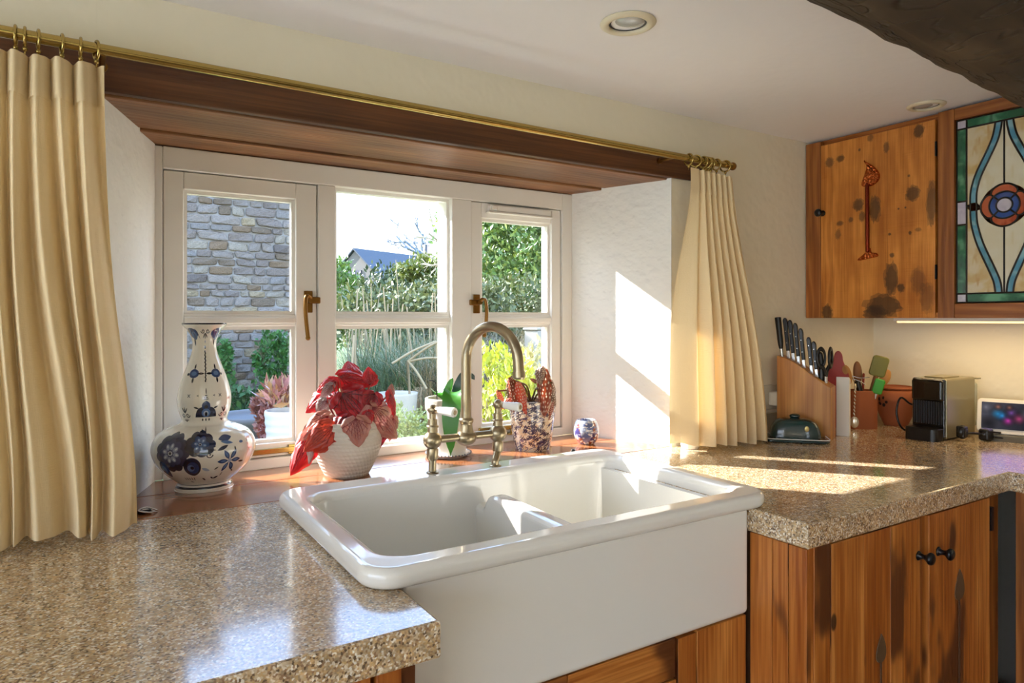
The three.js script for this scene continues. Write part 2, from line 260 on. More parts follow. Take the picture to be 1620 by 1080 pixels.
// ---------------------------------------------------------------- the window
{
  const w = struct('window_1', 'white painted cottage window with two casements and a fixed middle light', 'window');
  const B = (p, n, x0, x1, y0, y1, z0, z1, r = 0.003, m = M.frame) => add(p, n, box(x0, x1, y0, y1, z0, z1, r, 1), m);
  const F0 = -1.99, F1 = FZ;                                     // frame depth
  B(w, 'jamb', 0.143, 0.166, 0.92, 1.745, F0, F1); B(w, 'jamb', 1.388, 1.433, 0.92, 1.745, F0, F1);
  B(w, 'head', 0.166, 1.388, 1.69, 1.745, F0, F1 + 0.002); B(w, 'bottom_rail', 0.166, 1.388, 0.92, 0.947, F0, F1 + 0.004);
  B(w, 'mullion', 0.551, 0.6, 0.947, 1.69, F0, F1); B(w, 'mullion', 0.965, 1.034, 0.947, 1.69, F0, F1);
  const glaze = (p, x0, x1, y0, y1) => {                          // a light cut by one bar
    const z = -1.925; B(p, 'glazing_bar', x0 - 0.002, x1 + 0.002, 1.298, 1.33, z - 0.025, -1.9, 0.004);
    B(p, 'bar_moulding', x0, x1, 1.306, 1.322, -1.902, -1.893, 0.003);
    for (const [a, b] of [[y0, 1.298], [1.33, y1]]) {
      add(p, 'pane', box(x0 - 0.003, x1 + 0.003, a - 0.003, b + 0.003, z - 0.001, z + 0.001), M.glass);
      const bd = 0.009; for (const [q0, q1, r0, r1] of [[x0, x1, a, a + bd], [x0, x1, b - bd, b], [x0, x0 + bd, a + bd, b - bd], [x1 - bd, x1, a + bd, b - bd]]) add(p, 'bead', box(q0, q1, r0, r1, z + 0.001, -1.906), M.frame);
    }
  };
  glaze(w, 0.6, 0.965, 0.947, 1.69);
  const sash = (x0, x1, y0, y1, gx0, gx1, gy0, gy1) => {
    const s = new THREE.Group(); s.name = 'casement'; w.add(s); const z0 = -1.955, z1 = -1.893;
    B(s, 'stile', x0, gx0, y0, y1, z0, z1); B(s, 'stile', gx1, x1, y0, y1, z0, z1); B(s, 'rail', gx0, gx1, y0, gy0, z0, z1); B(s, 'rail', gx0, gx1, gy1, y1, z0, z1);
    glaze(s, gx0, gx1, gy0, gy1); return s;
  };
  const sl = sash(0.168, 0.549, 0.949, 1.688, 0.214, 0.492, 0.985, 1.645), sr = sash(1.036, 1.386, 0.949, 1.688, 1.075, 1.348, 0.972, 1.64);
  const fastener = (s, x, dir) => {
    const g = merge([box(x - 0.012, x + 0.012, 1.335, 1.395, -1.893, -1.889, 0.003, 1), cyl([x, 1.37, -1.89], [x, 1.37, -1.865], 0.008), box(x + dir * 0.0, x + dir * 0.03, 1.36, 1.378, -1.886, -1.876, 0.003, 1),
      tube([[x, 1.375, -1.868], [x - dir * 0.012, 1.38, -1.862], [x - dir * 0.017, 1.355, -1.858], [x - dir * 0.015, 1.31, -1.856], [x - dir * 0.01, 1.268, -1.858]], 0.0055, 24, 8), ball([x - dir * 0.01, 1.266, -1.858], 0.0065)]);
    add(s, 'fastener', g, M.bronze);
  };
  fastener(sl, 0.525, 1); fastener(sr, 1.055, -1);
  const stay = (s, x0, x1, px) => add(s, 'stay_bar', merge([box(x0, x1, 0.958, 0.972, -1.889, -1.881, 0.002, 1), cyl([px, 0.945, -1.878], [px, 0.962, -1.878], 0.006), box(px - 0.02, px + 0.02, 0.943, 0.948, -1.889, -1.868, 0.002, 1), box(x1 - 0.03, x1, 0.952, 0.978, -1.892, -1.886, 0.002, 1)]), M.brass);
  stay(sl, 0.2, 0.5, 0.34); stay(sr, 1.06, 1.34, 1.18);
  add(sr, 'trickle_vent', merge([box(1.095, 1.335, 1.662, 1.682, -1.893, -1.876, 0.003, 1), box(1.09, 1.34, 1.655, 1.661, -1.893, -1.872, 0.002, 1), box(1.1, 1.12, 1.665, 1.679, -1.876, -1.87, 0.002, 1)]), M.frame);
}
// ---------------------------------------------------------------- worktops and cupboards
const FRONT = -0.815;
{
  const wt1 = thing('worktop', 'speckled beige stone worktop between curtain and sink', 'worktop', [0, 0, 0]);
  add(wt1, 'slab', muv(prism([[-1.3, WZ], [0.4, WZ], [0.4, FRONT], [-1.3, FRONT]], CT - 0.05, CT, 0.004)), M.stone);
  const wt2 = thing('worktop', 'speckled beige stone worktop turning the corner under the wall cupboard', 'worktop', [0, 0, 0]);
  add(wt2, 'slab', muv(prism([[1.19, WZ], [XR, WZ], [XR, 0.5], [2.04, 0.5], [2.04, FRONT], [1.19, FRONT]], CT - 0.05, CT, 0.004)), M.stone);
}
function knob(parent, pos, dir, s = 1) {
  const g = lathe(splinePts([[0, 0], [0.011, 0.001], [0.007, 0.006], [0.0055, 0.013], [0.008, 0.019], [0.0135, 0.025], [0.013, 0.031], [0.006, 0.035], [0, 0.0355]], 24).map(([r, y]) => [r * s, y * s]), 20);
  const m = add(parent, 'knob', g, M.iron, pos); m.quaternion.setFromUnitVectors(V(0, 1, 0), V(...dir)); m.userData.label = 'black iron knob'; return m;
}
function carvedLeaf(parent, x, y, z, h) {          // leaf and stem let into a door
  const s = new THREE.Shape(); s.moveTo(0, 0); s.bezierCurveTo(-0.5 * h, 0.06 * h, -0.3 * h, 0.5 * h, 0.02 * h, h); s.bezierCurveTo(0.34 * h, 0.6 * h, 0.46 * h, 0.08 * h, 0, 0);
  add(parent, 'carved_leaf', extr(s, 0.002), std(0x5b4630, 0.55), [x, y, z]); add(parent, 'carved_stem', box(x - 0.003, x + 0.003, y - 0.2, y, z, z + 0.0015), M.darkwood);
}
{
  // corner base cupboard
  const c = thing('base_cupboard', 'orange-brown pine base cupboard with two plank doors beside the sink', 'cupboard', [0, 0, 0]);
  const z = FRONT - 0.004, top = CT - 0.051;
  add(c, 'carcass', box(1.215, 2.0, 0.1, top - 0.002, WZ + 0.02, z - 0.03), M.darkwood);
  add(c, 'plinth', box(1.215, 2.6, 0.001, 0.1, WZ + 0.02, z - 0.06), M.darkwood);
  const bz = [-0.955, -0.9, -0.862, z - 0.001];
  for (let i = 0; i < 3; i++) add(c, 'side_plank', wbox(1.193, 1.215, 0.1, top, bz[i] + 0.0006, bz[i + 1] - 0.0006, 'y'), i % 2 ? M.pine : M.pineB);
  add(c, 'post', wbox(1.2155, 1.268, 0.1, top, z - 0.03, z, 'y'), M.pineB);
  const d1 = new THREE.Group(); d1.name = 'door'; c.add(d1);
  [[1.274, 1.39], [1.391, 1.49], [1.491, 1.612]].forEach(([a, b], i) => add(d1, 'plank', wbox(a, b, 0.11, top - 0.004, z - 0.024, z - 0.002 - 0.001 * (i % 2), 'y'), i === 1 ? M.pineB : M.pine));
  knob(d1, [1.603, 0.782, z - 0.002], [0, 0, 1]); carvedLeaf(d1, 1.452, 0.58, z - 0.0025, 0.062);
  add(c, 'mullion_post', wbox(1.618, 1.646, 0.1, top, z - 0.04, z - 0.014, 'y'), M.oak);
  const d2 = new THREE.Group(); d2.name = 'door'; c.add(d2);
  [[1.652, 1.78], [1.781, 1.948]].forEach(([a, b], i) => add(d2, 'plank', wbox(a, b, 0.11, top - 0.004, z - 0.024, z - 0.002 - 0.001 * i, 'y'), i ? M.pine : M.pineB));
  knob(d2, [1.69, 0.776, z - 0.002], [0, 0, 1]); carvedLeaf(d2, 1.79, 0.64, z - 0.0025, 0.075);
  add(c, 'hinge', box(1.95, 1.962, 0.78, 0.84, z - 0.02, z), M.iron);
  add(c, 'corner_filler', wbox(1.963, 2.059, 0.1, top, z - 0.05, z - 0.03, 'y'), M.oak);
  // return leg
  const r = thing('base_cupboard', 'dark stained base cupboard facing along the return worktop', 'cupboard', [0, 0, 0]);
  add(r, 'carcass', box(2.09, 2.64, 0.1, top - 0.002, -0.78, 0.46), M.darkwood);
  add(r, 'post', wbox(2.06, 2.089, 0.1, top, -0.81, -0.775, 'y'), M.oak);
  for (let k = 0; k < 3; k++) { const d = new THREE.Group(); d.name = 'door'; r.add(d); const z0 = -0.77 + k * 0.41; for (let i = 0; i < 3; i++) add(d, 'plank', wbox(2.062, 2.086, 0.11, top - 0.03, z0 + i * 0.135 + 0.001, z0 + (i + 1) * 0.135 - 0.001, 'y'), i % 2 ? M.pine : M.pineB); knob(d, [2.062, 0.79, z0 + 0.03], [-1, 0, 0]); }
  // under the sink
  const s = thing('sink_cupboard', 'reclaimed plank cupboard under the white sink', 'cupboard', [0, 0, 0]);
  const sz = -0.962, st = 0.694;
  add(s, 'carcass', box(0.402, 1.19, 0.1, st - 0.002, -1.5, sz - 0.026), M.darkwood);
  [[0.402, 0.72], [0.722, 0.985]].forEach(([a, b], i) => { add(s, 'rail', wbox(a, b, 0.615, st - 0.002, sz - 0.025, sz - 0.002, 'x'), i ? M.pine : M.oak); });
  add(s, 'stile', wbox(0.99, 1.04, 0.1, st - 0.004, sz - 0.025, sz, 'y'), M.pineB); add(s, 'stile', wbox(1.042, 1.188, 0.1, st - 0.001, sz - 0.025, sz + 0.002, 'y'), M.pine);
  const sd = new THREE.Group(); sd.name = 'door'; s.add(sd);
  for (let i = 0; i < 5; i++) add(sd, 'plank', wbox(0.404 + i * 0.117, 0.404 + (i + 1) * 0.117 - 0.001, 0.1, 0.61, sz - 0.025, sz - 0.003, 'y'), i % 2 ? M.pine : M.pineB);
  // left of the sink
  const l = thing('base_cupboard', 'pine base cupboard under the worktop by the gathered long curtain', 'cupboard', [0, 0, 0]);
  add(l, 'carcass', box(-1.28, 0.355, 0.1, top - 0.002, WZ + 0.02, FRONT - 0.05), M.darkwood);
  add(l, 'side_plank', wbox(0.356, 0.378, 0.1, top, -0.955, FRONT - 0.03, 'y'), M.pine);
  add(l, 'post', wbox(0.32, 0.355, 0.1, top, FRONT - 0.05, FRONT - 0.022, 'y'), M.pineB);
  for (let i = 0; i < 12; i++) add(l, 'door_plank', wbox(-1.27 + i * 0.132, -1.139 + i * 0.132, 0.11, top - 0.004, FRONT - 0.046, FRONT - 0.024, 'y'), i % 2 ? M.pine : M.pineB);
}
// ---------------------------------------------------------------- wall cupboard with the stained glass door
{
  const X = 2.229, Y0 = 1.32, Y1 = CEIL - 0.004;
  const c = thing('wall_cupboard', 'orange-brown pine wall cupboard with plank door and copper leaf ornament', 'cupboard', [0, 0, 0]);
  add(c, 'carcass', wbox(X + 0.024, XR - 0.002, Y0 + 0.02, Y1, WZ + 0.004, -1.0845, 'z'), M.pineB);
  add(c, 'bottom_board', wbox(X + 0.004, XR - 0.002, Y0 + 0.002, Y0 + 0.018, WZ + 0.004, -1.0845, 'z'), M.pineB);
  add(c, 'stile', wbox(X, X + 0.022, Y0, Y1 - 0.006, WZ + 0.003, -1.478, 'y'), M.oak);
  const d = new THREE.Group(); d.name = 'door'; c.add(d);
  const doorTex = canvasTex(1024, 1536, (q, w, h) => {        // worn pine with stains and knots where the photograph shows them
    const r = rng(5), id = q.createImageData(w, h);
    for (let j = 0; j < h; j++) for (let i = 0; i < w; i++) { const u = i / w, v = j / h, wv = fbm(u * 6, v * 2, 6, 2, 611, 4), g = 0.5 + 0.5 * Math.sin((u * 5 + wv * 2.2) * 6.2832), f = fbm(u * 140, v * 6, 140, 6, 613, 2), m = fbm(u * 5, v * 6, 5, 6, 617, 4); const cc = mix3([164, 92, 26], [226, 150, 66], clamp(0.3 + 0.35 * g + 0.5 * (f - 0.5) + 0.8 * (m - 0.5))); const o = (j * w + i) * 4; id.data[o] = cc[0]; id.data[o + 1] = cc[1]; id.data[o + 2] = cc[2]; id.data[o + 3] = 255; }
    q.putImageData(id, 0, 0);
    const blob = (x, y, a, b, al, rough = 0.35) => { for (let k = 0; k < 3; k++) { q.fillStyle = `rgba(${[48, 44, 40][k]},${[32, 28, 24][k]},${[20, 18, 16][k]},${al * 0.3})`; q.beginPath(); for (let t = 0; t <= 28; t++) { const an = t / 28 * 6.2832, k2 = (1 - k * 0.14) * (1 + rough * (hash(t % 28, Math.floor(x + k), 5) - 0.5)); q.lineTo(x + Math.cos(an) * a * k2, y + Math.sin(an) * b * k2); } q.fill(); } };
    const P = (X, Y) => [(X - 78) / (615 - 78) * w, (Y - (240 - (X - 78) * 0.22)) / (1058 - (240 - (X - 78) * 0.22)) * h];
    for (const [x, y, a, b, al] of [[125, 318, 30, 34, 0.6], [183, 300, 26, 22, 0.7], [330, 202, 20, 24, 0.5], [405, 248, 18, 36, 0.6], [547, 175, 30, 40, 0.8], [273, 520, 34, 40, 0.8], [290, 575, 20, 34, 0.6], [352, 540, 34, 80, 0.85], [522, 470, 40, 46, 0.8], [600, 520, 28, 130, 0.7], [180, 608, 24, 16, 0.6], [235, 590, 16, 18, 0.6], [170, 660, 20, 34, 0.5], [428, 870, 42, 100, 0.95], [390, 1000, 110, 70, 0.95], [350, 1035, 70, 50, 0.9], [470, 915, 22, 26, 0.8], [112, 1030, 36, 50, 0.9], [430, 760, 14, 14, 0.7], [545, 880, 40, 80, 0.35], [580, 960, 40, 90, 0.35], [420, 660, 9, 9, 0.8], [510, 655, 9, 12, 0.8], [460, 540, 6, 6, 0.9], [490, 535, 6, 6, 0.9], [505, 385, 8, 8, 0.7], [278, 258, 8, 10, 0.8], [545, 640, 18, 12, 0.4]]) { const [px, py] = P(x, y); blob(px, py, a * 1.55, b * 1.45, al); }
    q.strokeStyle = 'rgba(60,30,10,0.5)'; q.lineWidth = 2; for (const x of [0.12, 0.62]) { q.beginPath(); q.moveTo(x * w, 0); for (let y = 0; y <= h; y += 40) q.lineTo(x * w + (r() - 0.5) * 6, y); q.stroke(); }
  });
  const dg = box(X - 0.002, X + 0.02, Y0, Y1 - 0.022, -1.4765, -1.09, 0.003, 1), dp = dg.attributes.position, du = dg.attributes.uv;
  for (let i = 0; i < dp.count; i++) du.setXY(i, (dp.getZ(i) + 1.4765) / 0.3865, (dp.getY(i) - Y0) / (Y1 - 0.022 - Y0));
  add(d, 'panel', dg, std(0xffffff, 0.42, { map: doorTex, bumpMap: bumpWood, bumpScale: 0.0012 }));
  knob(d, [X - 0.002, 1.692, -1.468], [-1, 0, 0]);
  add(d, 'hinge', box(X - 0.003, X + 0.004, 1.44, 1.485, -1.0905, -1.0865), M.iron); add(d, 'hinge', box(X - 0.003, X + 0.004, 1.82, 1.865, -1.0905, -1.0865), M.iron);
  // copper ornament: curled leaf on a long stem with a spreading foot
  const orn = new THREE.Group(); orn.name = 'copper_ornament'; orn.userData.label = 'beaten copper leaf with long stem'; d.add(orn);
  const S = (pts) => { const s = new THREE.Shape(); s.moveTo(...pts[0]); s.splineThru(pts.slice(1).map((p) => new THREE.Vector2(...p))); return s; };
  const k = 0.56e-3 * 1.32, T = (pts) => S(pts.map(([a, b]) => [(a - 310) * k, (440 - b) * k]));
  const place = (name, sh, dep, z0, bev = 0.004) => { const g = muv(extr(sh, dep, bev, 3), 'x'); g.rotateY(-Math.PI / 2); return add(orn, name, g, M.copper, [X - 0.003 - z0, 1.757, -1.300]); };
  place('leaf', T([[292, 318], [305, 345], [296, 380], [284, 410], [284, 430], [305, 436], [330, 434], [355, 418], [362, 395], [352, 370], [330, 345], [308, 328]]), 0.016, 0.0, 0.005);
  add(orn, 'stem', capped([[X - 0.012, 1.765, -1.3], [X - 0.012, 1.64, -1.2995], [X - 0.012, 1.545, -1.299]], 0.0065, 20, 10), std(0x7a2a12, 0.25, { metalness: 0.8 }));
  place('foot', T([[300, 715], [296, 735], [264, 760], [266, 768], [300, 764], [330, 760], [354, 754], [348, 740], [325, 735], [319, 715]]), 0.012, 0.0, 0.004);

  const s = thing('glazed_wall_cupboard', 'oak wall cupboard with stained glass door showing a red and blue flower', 'cupboard', [0, 0, 0]);
  const ZE = -0.735, gz0 = -1.034, gz1 = -0.782, gy0 = 1.366, gy1 = 1.915;
  add(s, 'back_board', box(XR - 0.02, XR - 0.002, Y0 + 0.02, Y1, -1.083, ZE), M.pineB);
  add(s, 'bottom_board', wbox(X + 0.026, XR - 0.021, Y0 + 0.002, Y0 + 0.018, -1.083, ZE, 'z'), M.pineB);
  add(s, 'top_board', box(X + 0.026, XR - 0.021, Y1 - 0.02, Y1, -1.083, ZE), M.pineB);
  add(s, 'side_board', wbox(X + 0.026, XR - 0.021, Y0 + 0.019, Y1 - 0.021, ZE - 0.018, ZE, 'y'), M.oak);
  const gd = new THREE.Group(); gd.name = 'door'; s.add(gd);
  add(gd, 'stile', wbox(X - 0.002, X + 0.024, Y0, Y1 - 0.004, -1.083, gz0 - 0.002, 'y'), M.oak);
  add(gd, 'stile', wbox(X - 0.002, X + 0.024, Y0, Y1 - 0.004, gz1 + 0.002, ZE, 'y'), M.oak);
  add(gd, 'rail', wbox(X - 0.001, X + 0.024, Y0, gy0 - 0.002, gz0 - 0.0015, gz1 + 0.0015, 'z'), M.oak);
  add(gd, 'rail', wbox(X - 0.001, X + 0.024, gy1 + 0.002, Y1 - 0.004, gz0 - 0.0015, gz1 + 0.0015, 'z'), M.oak);
  const streak = (seed, a, b, c2) => tex(256, 256, (u, v) => { const n = fbm(u * 4 + 1.4 * fbm(u * 3, v * 3, 3, 3, seed + 5, 3), v * 3, 4, 3, seed, 4), m = fbm(u * 3, v * 9, 3, 9, seed + 2, 3); return mix3(mix3(a, b, smooth(0.3, 0.7, n)), c2, smooth(0.55, 0.8, m) * 0.6); }, true, [0.16, 0.16]);
  const G = (map, tr = 0.3) => phys(0xffffff, 0.22, { map, transmission: tr, thickness: 0, clearcoat: 0.5, clearcoatRoughness: 0.1, side: THREE.DoubleSide });
  const gm = { green: G(streak(701, [34, 110, 74], [96, 170, 124], [18, 60, 46])), blue: G(streak(705, [92, 158, 182], [150, 196, 204], [70, 128, 128])), amber: G(streak(709, [222, 190, 126], [236, 220, 180], [196, 144, 74])), cream: G(streak(713, [236, 226, 194], [240, 234, 210], [228, 214, 172])), red: G(streak(717, [176, 66, 30], [206, 104, 60], [150, 46, 24])), navy: G(streak(721, [26, 56, 122], [46, 86, 160], [20, 36, 80])), lilac: G(streak(725, [204, 194, 206], [222, 214, 220], [190, 180, 196])) };
  const lead = std(0x2b2620, 0.45, { metalness: 0.6 }), W = gz1 - gz0, H = gy1 - gy0, mm = 1e-3;
  const piece = (name, pts, m) => { const sh = new THREE.Shape(pts.map(([u, v]) => new THREE.Vector2(u * mm, v * mm))); const g = muv(extr(sh, 0.003, 0.0006, 1), 'y', [hash(Math.round(pts[0][0]), Math.round(pts[0][1]), 9), 0.3]); g.rotateY(-Math.PI / 2); add(gd, name, g, gm[m], [X + 0.012, gy0, gz0]); };
  const came = (pts, r = 2.6) => add(gd, 'lead_came', (() => { const g = tube(pts.map(([u, v]) => V(0, v * mm, u * mm)), r * mm, Math.max(8, pts.length * 4), 8); g.scale(0.8, 1, 1); return g; })(), lead, [X + 0.0095, gy0, gz0]);
  const UW = W * 1e3, VH = H * 1e3, mir = (p) => p.map(([u, v]) => [UW - u, v]);
  const rib = new THREE.SplineCurve([[112, VH - 28], [104, 478], [84, 430], [60, 378], [47, 330], [46, 284], [48, 235], [64, 172], [88, 112], [107, 62], [112, 28]].map((p) => new THREE.Vector2(...p)));
  const L = [], Rr = []; for (let i = 0; i <= 40; i++) { const p = rib.getPoint(i / 40), t = rib.getTangent(i / 40), n = new THREE.Vector2(t.y, -t.x); L.push([p.x + n.x * 8.5, p.y + n.y * 8.5]); Rr.push([p.x - n.x * 8.5, p.y - n.y * 8.5]); }
  const out = L[20][0] < Rr[20][0] ? L : Rr, inn = out === L ? Rr : L;      // outer edge is the one nearer the border
  for (const mf of [(p) => p, mir]) {
    piece('glass_piece', mf([...inn.slice(0, 20), ...out.slice(0, 20).reverse()]), 'blue'); piece('glass_piece', mf([...inn.slice(21), ...out.slice(21).reverse()]), 'blue');
    piece('glass_piece', mf([[29, VH - 28], [29, 292], ...out.slice(0, 20).reverse()]), 'amber'); piece('glass_piece', mf([[29, 28], [29, 282], ...out.slice(21)]), 'amber');
    const C = [UW / 2, 279], ring = (r, a0, a1, n = 14) => Array.from({ length: n + 1 }, (_, i) => { const a = (a0 + (a1 - a0) * i / n) * Math.PI / 180; return [C[0] + r * Math.cos(a), C[1] + r * Math.sin(a)]; });
    piece('glass_piece', mf([[UW / 2 - 1.5, VH - 28], ...inn.slice(0, 20), ...ring(61, 176, 91).map(([a, b]) => [Math.min(a, UW / 2 - 1.5), b])]), 'cream');
    piece('glass_piece', mf([[UW / 2 - 1.5, 28], ...inn.slice(21).reverse(), ...ring(61, 184, 269).map(([a, b]) => [Math.min(a, UW / 2 - 1.5), b])]), 'cream');
    came(mf(out.filter((_, i) => i % 2 === 0))); came(mf(inn.filter((_, i) => i % 2 === 0)));
    piece('glass_piece', mf([[2, 2], [26, 2], [26, 26], [2, 26]]), 'lilac'); piece('glass_piece', mf([[2, VH - 26], [26, VH - 26], [26, VH - 2], [2, VH - 2]]), 'lilac');
    piece('glass_piece', mf([[2, 29], [26, 29], [26, 232], [2, 232]]), 'green'); piece('glass_piece', mf([[2, 236], [26, 236], [26, 302], [2, 302]]), 'lilac'); piece('glass_piece', mf([[2, 306], [26, 306], [26, VH - 29], [2, VH - 29]]), 'green');
    came(mf([[27.5, 0], [27.5, VH]])); for (const v of [234, 304]) came(mf([[0, v], [27.5, v]]));
    came(mf([[1, 0], [1, VH]]), 2); came(mf([[28, 287], [38, 287]])); came(mf([[54, 284], [66, 279]]));
  }
  piece('glass_piece', [[29, 2], [UW - 29, 2], [UW - 29, 25], [29, 25]], 'green'); piece('glass_piece', [[29, VH - 25], [UW - 29, VH - 25], [UW - 29, VH - 2], [29, VH - 2]], 'green');
  came([[0, 27], [UW, 27]]); came([[0, VH - 27], [UW, VH - 27]]); came([[0, 1], [UW, 1]], 2); came([[0, VH - 1], [UW, VH - 1]], 2);
  came([[UW / 2, 28], [UW / 2, 218]]); came([[UW / 2, VH - 28], [UW / 2, 340]]);
  const C = [UW / 2, 279];
  for (let q = 0; q < 4; q++) {
    const arc = (r, a0, a1, n = 12) => Array.from({ length: n + 1 }, (_, i) => { const t = i / n, a = (a0 + (a1 - a0) * t) * Math.PI / 180, k = typeof r === 'function' ? r(t) : r; return [C[0] + k * Math.cos(a), C[1] + k * Math.sin(a)]; });
    const a0 = q * 90 + 47, a1 = q * 90 + 133, lobe = (t) => 48 + 13 * Math.pow(Math.sin(Math.PI * t), 0.6);
    piece('glass_piece', [...arc(lobe, a0, a1), ...arc(40, a1, a0)], 'red'); piece('glass_piece', [...arc(37, a0 + 1, a1 - 1), ...arc(22, a1 - 3, a0 + 3)], 'navy');
    came(arc(lobe, a0 - 2, a1 + 2), 2.8); came(arc((t) => lerp(20, 50, t), q * 90 + 45, q * 90 + 45, 2), 2.4); came(arc(38.5, q * 90, q * 90 + 90), 2.4); came(arc(20.5, q * 90, q * 90 + 90), 2.4);
  }
  piece('glass_piece', Array.from({ length: 24 }, (_, i) => [C[0] + 19 * Math.cos(i / 24 * 6.2832), C[1] + 19 * Math.sin(i / 24 * 6.2832)]), 'lilac');

  // strip lamp below the cupboards
  const lamp = thing('strip_lamp', 'slim warm strip lamp fixed below the wall cupboards', 'lamp', [2.46, Y0 - 0.0165, -1.06]);
  add(lamp, 'housing', box(-0.03, 0.03, 0.006, 0.018, -0.27, 0.27, 0.002, 1), M.white);
  add(lamp, 'diffuser', box(-0.025, 0.025, 0.0, 0.006, -0.26, 0.26), std(0xfff0d0, 0.5, { emissive: 0xffd08a, emissiveIntensity: 1.2 }));
  const ra = new THREE.RectAreaLight(new THREE.Color(1, 0.76, 0.42), 10, 0.05, 0.52); ra.position.set(2.46, Y0 - 0.02, -1.06); ra.rotation.x = -Math.PI / 2; ra.castShadow = true; scene.add(ra);
}
// ---------------------------------------------------------------- downlights
{
  const mk = (x, z, r, label, tilt) => {
    const t = thing('downlight', label, 'downlight', [x, CEIL, z]);
    add(t, 'trim_ring', lathe(splinePts([[r * 0.68, -0.001], [r * 0.7, -0.006], [r * 0.85, -0.008], [r, -0.003], [r, -0.0005]], 16), 48), std(0xe2d6b4, 0.4));
    add(t, 'lamp_face', ball([0, 0.006, 0], r * 0.62, 1, 0.32, 1, 28), phys(0xb9bdb6, 0.15, { clearcoat: 1 }), [0, 0, 0], [tilt, 0, 0]);
    add(t, 'gap', lathe([[r * 0.6, -0.0008], [r * 0.69, -0.0008]], 40), M.black);
  };
  mk(1.0, -1.12, 0.06, 'unlit cream ringed downlight in the open ceiling above the sink', 0.15);
  mk(2.145, -1.075, 0.052, 'unlit cream ringed downlight in the ceiling by the wall cupboard', -0.2);
}
// ---------------------------------------------------------------- sink
{
  const s = thing('kitchen_sink', 'large white ceramic double bowl sink with rolled rim', 'sink', [0, 0, 0]);
  const x0 = 0.345, x1 = 1.245, z0 = -1.51, z1 = -0.93, ry = CT + 0.001, g = [];
  const bx0 = 0.392, bx1 = 1.2, bz0 = -1.425, bz1 = -0.985, top = CT + 0.034;
  const outer = rrect(x0, x1, -z1, -z0, 0.055), hole = rrect(bx0, bx1, -bz1, -bz0, 0.05); outer.holes.push(rpath(hole));
  const rim = new THREE.ExtrudeGeometry(outer, { depth: 0.005, bevelEnabled: true, bevelThickness: 0.014, bevelSize: 0.014, bevelOffset: -0.014, bevelSegments: 8, curveSegments: 12 });
  rim.rotateX(-Math.PI / 2); rim.translate(0, ry + 0.014, 0); g.push(rim);
  const loft = (rows) => { const n = 72, ring = (a, b, c, d, r) => rrect(a, b, c, d, r).getSpacedPoints(n); return surf(n, rows.length - 1, (u, v) => { const row = rows[Math.round(v * (rows.length - 1))], p = row.p || (row.p = ring(...row.r)); const q = p[Math.round(u * n) % n]; return V(q.x, row.y, -q.y); }); };
  const bowl = (a, b) => loft([-0.003, 0.008, 0.15, 0.19, 0.2, 0.206, 0.208].map((d, i) => { const k = [-0.005, 0.0015, 0.006, 0.012, 0.022, 0.04, 0.19][i]; return { y: top - 0.014 - d + 0.0, r: [a + Math.min(k, 0.19), b - Math.min(k, 0.19), -bz1 + k, -bz0 - k, Math.max(0.05 - Math.max(k - 0.1, 0) * 0.4, 0.012)] }; }));
  g.push(bowl(bx0, bx1));
  const div = new THREE.Shape();                                       // dividing wall, dipping near the back
  div.moveTo(-bz1 - 0.012, 0.72); div.lineTo(-bz0 + 0.012, 0.72); div.lineTo(-bz0 + 0.012, 0.882); div.bezierCurveTo(1.4, 0.874, 1.395, 0.872, 1.388, 0.884); div.bezierCurveTo(1.378, 0.91, 1.36, 0.912, 1.33, 0.912); div.lineTo(-bz1 - 0.012, 0.908);
  const dv = extr(div, 0.046, 0.014, 5); dv.rotateY(Math.PI / 2); dv.translate(0.806, 0, 0); g.push(dv);
  // apron and outer walls below the rim
  g.push(box(0.402, 1.188, 0.698, ry + 0.004, -0.99, -0.95, 0.014, 4), box(0.402, 0.42, 0.698, ry, -1.49, -0.97), box(1.17, 1.188, 0.698, ry, -1.49, -0.97), box(0.402, 1.188, 0.698, ry, -1.49, -1.47), box(0.402, 1.188, 0.698, 0.71, -1.49, -0.97));
  add(s, 'basin', merge(g), M.ceramic);
  for (const x of [0.6, 1.02]) add(s, 'drain', lathe([[0, 0.003], [0.02, 0.002], [0.036, 0.004], [0.042, 0.002], [0.043, -0.004]], 28), M.steel, [x, top - 0.014 - 0.207, -1.2]);
  add(s, 'overflow_hole', lathe([[0, 0.002], [0.003, 0.002], [0.007, 0.003], [0.009, 0]], 16), M.steel, [0.805, 0.86, -1.355], [0, 0, Math.PI / 2]);
}
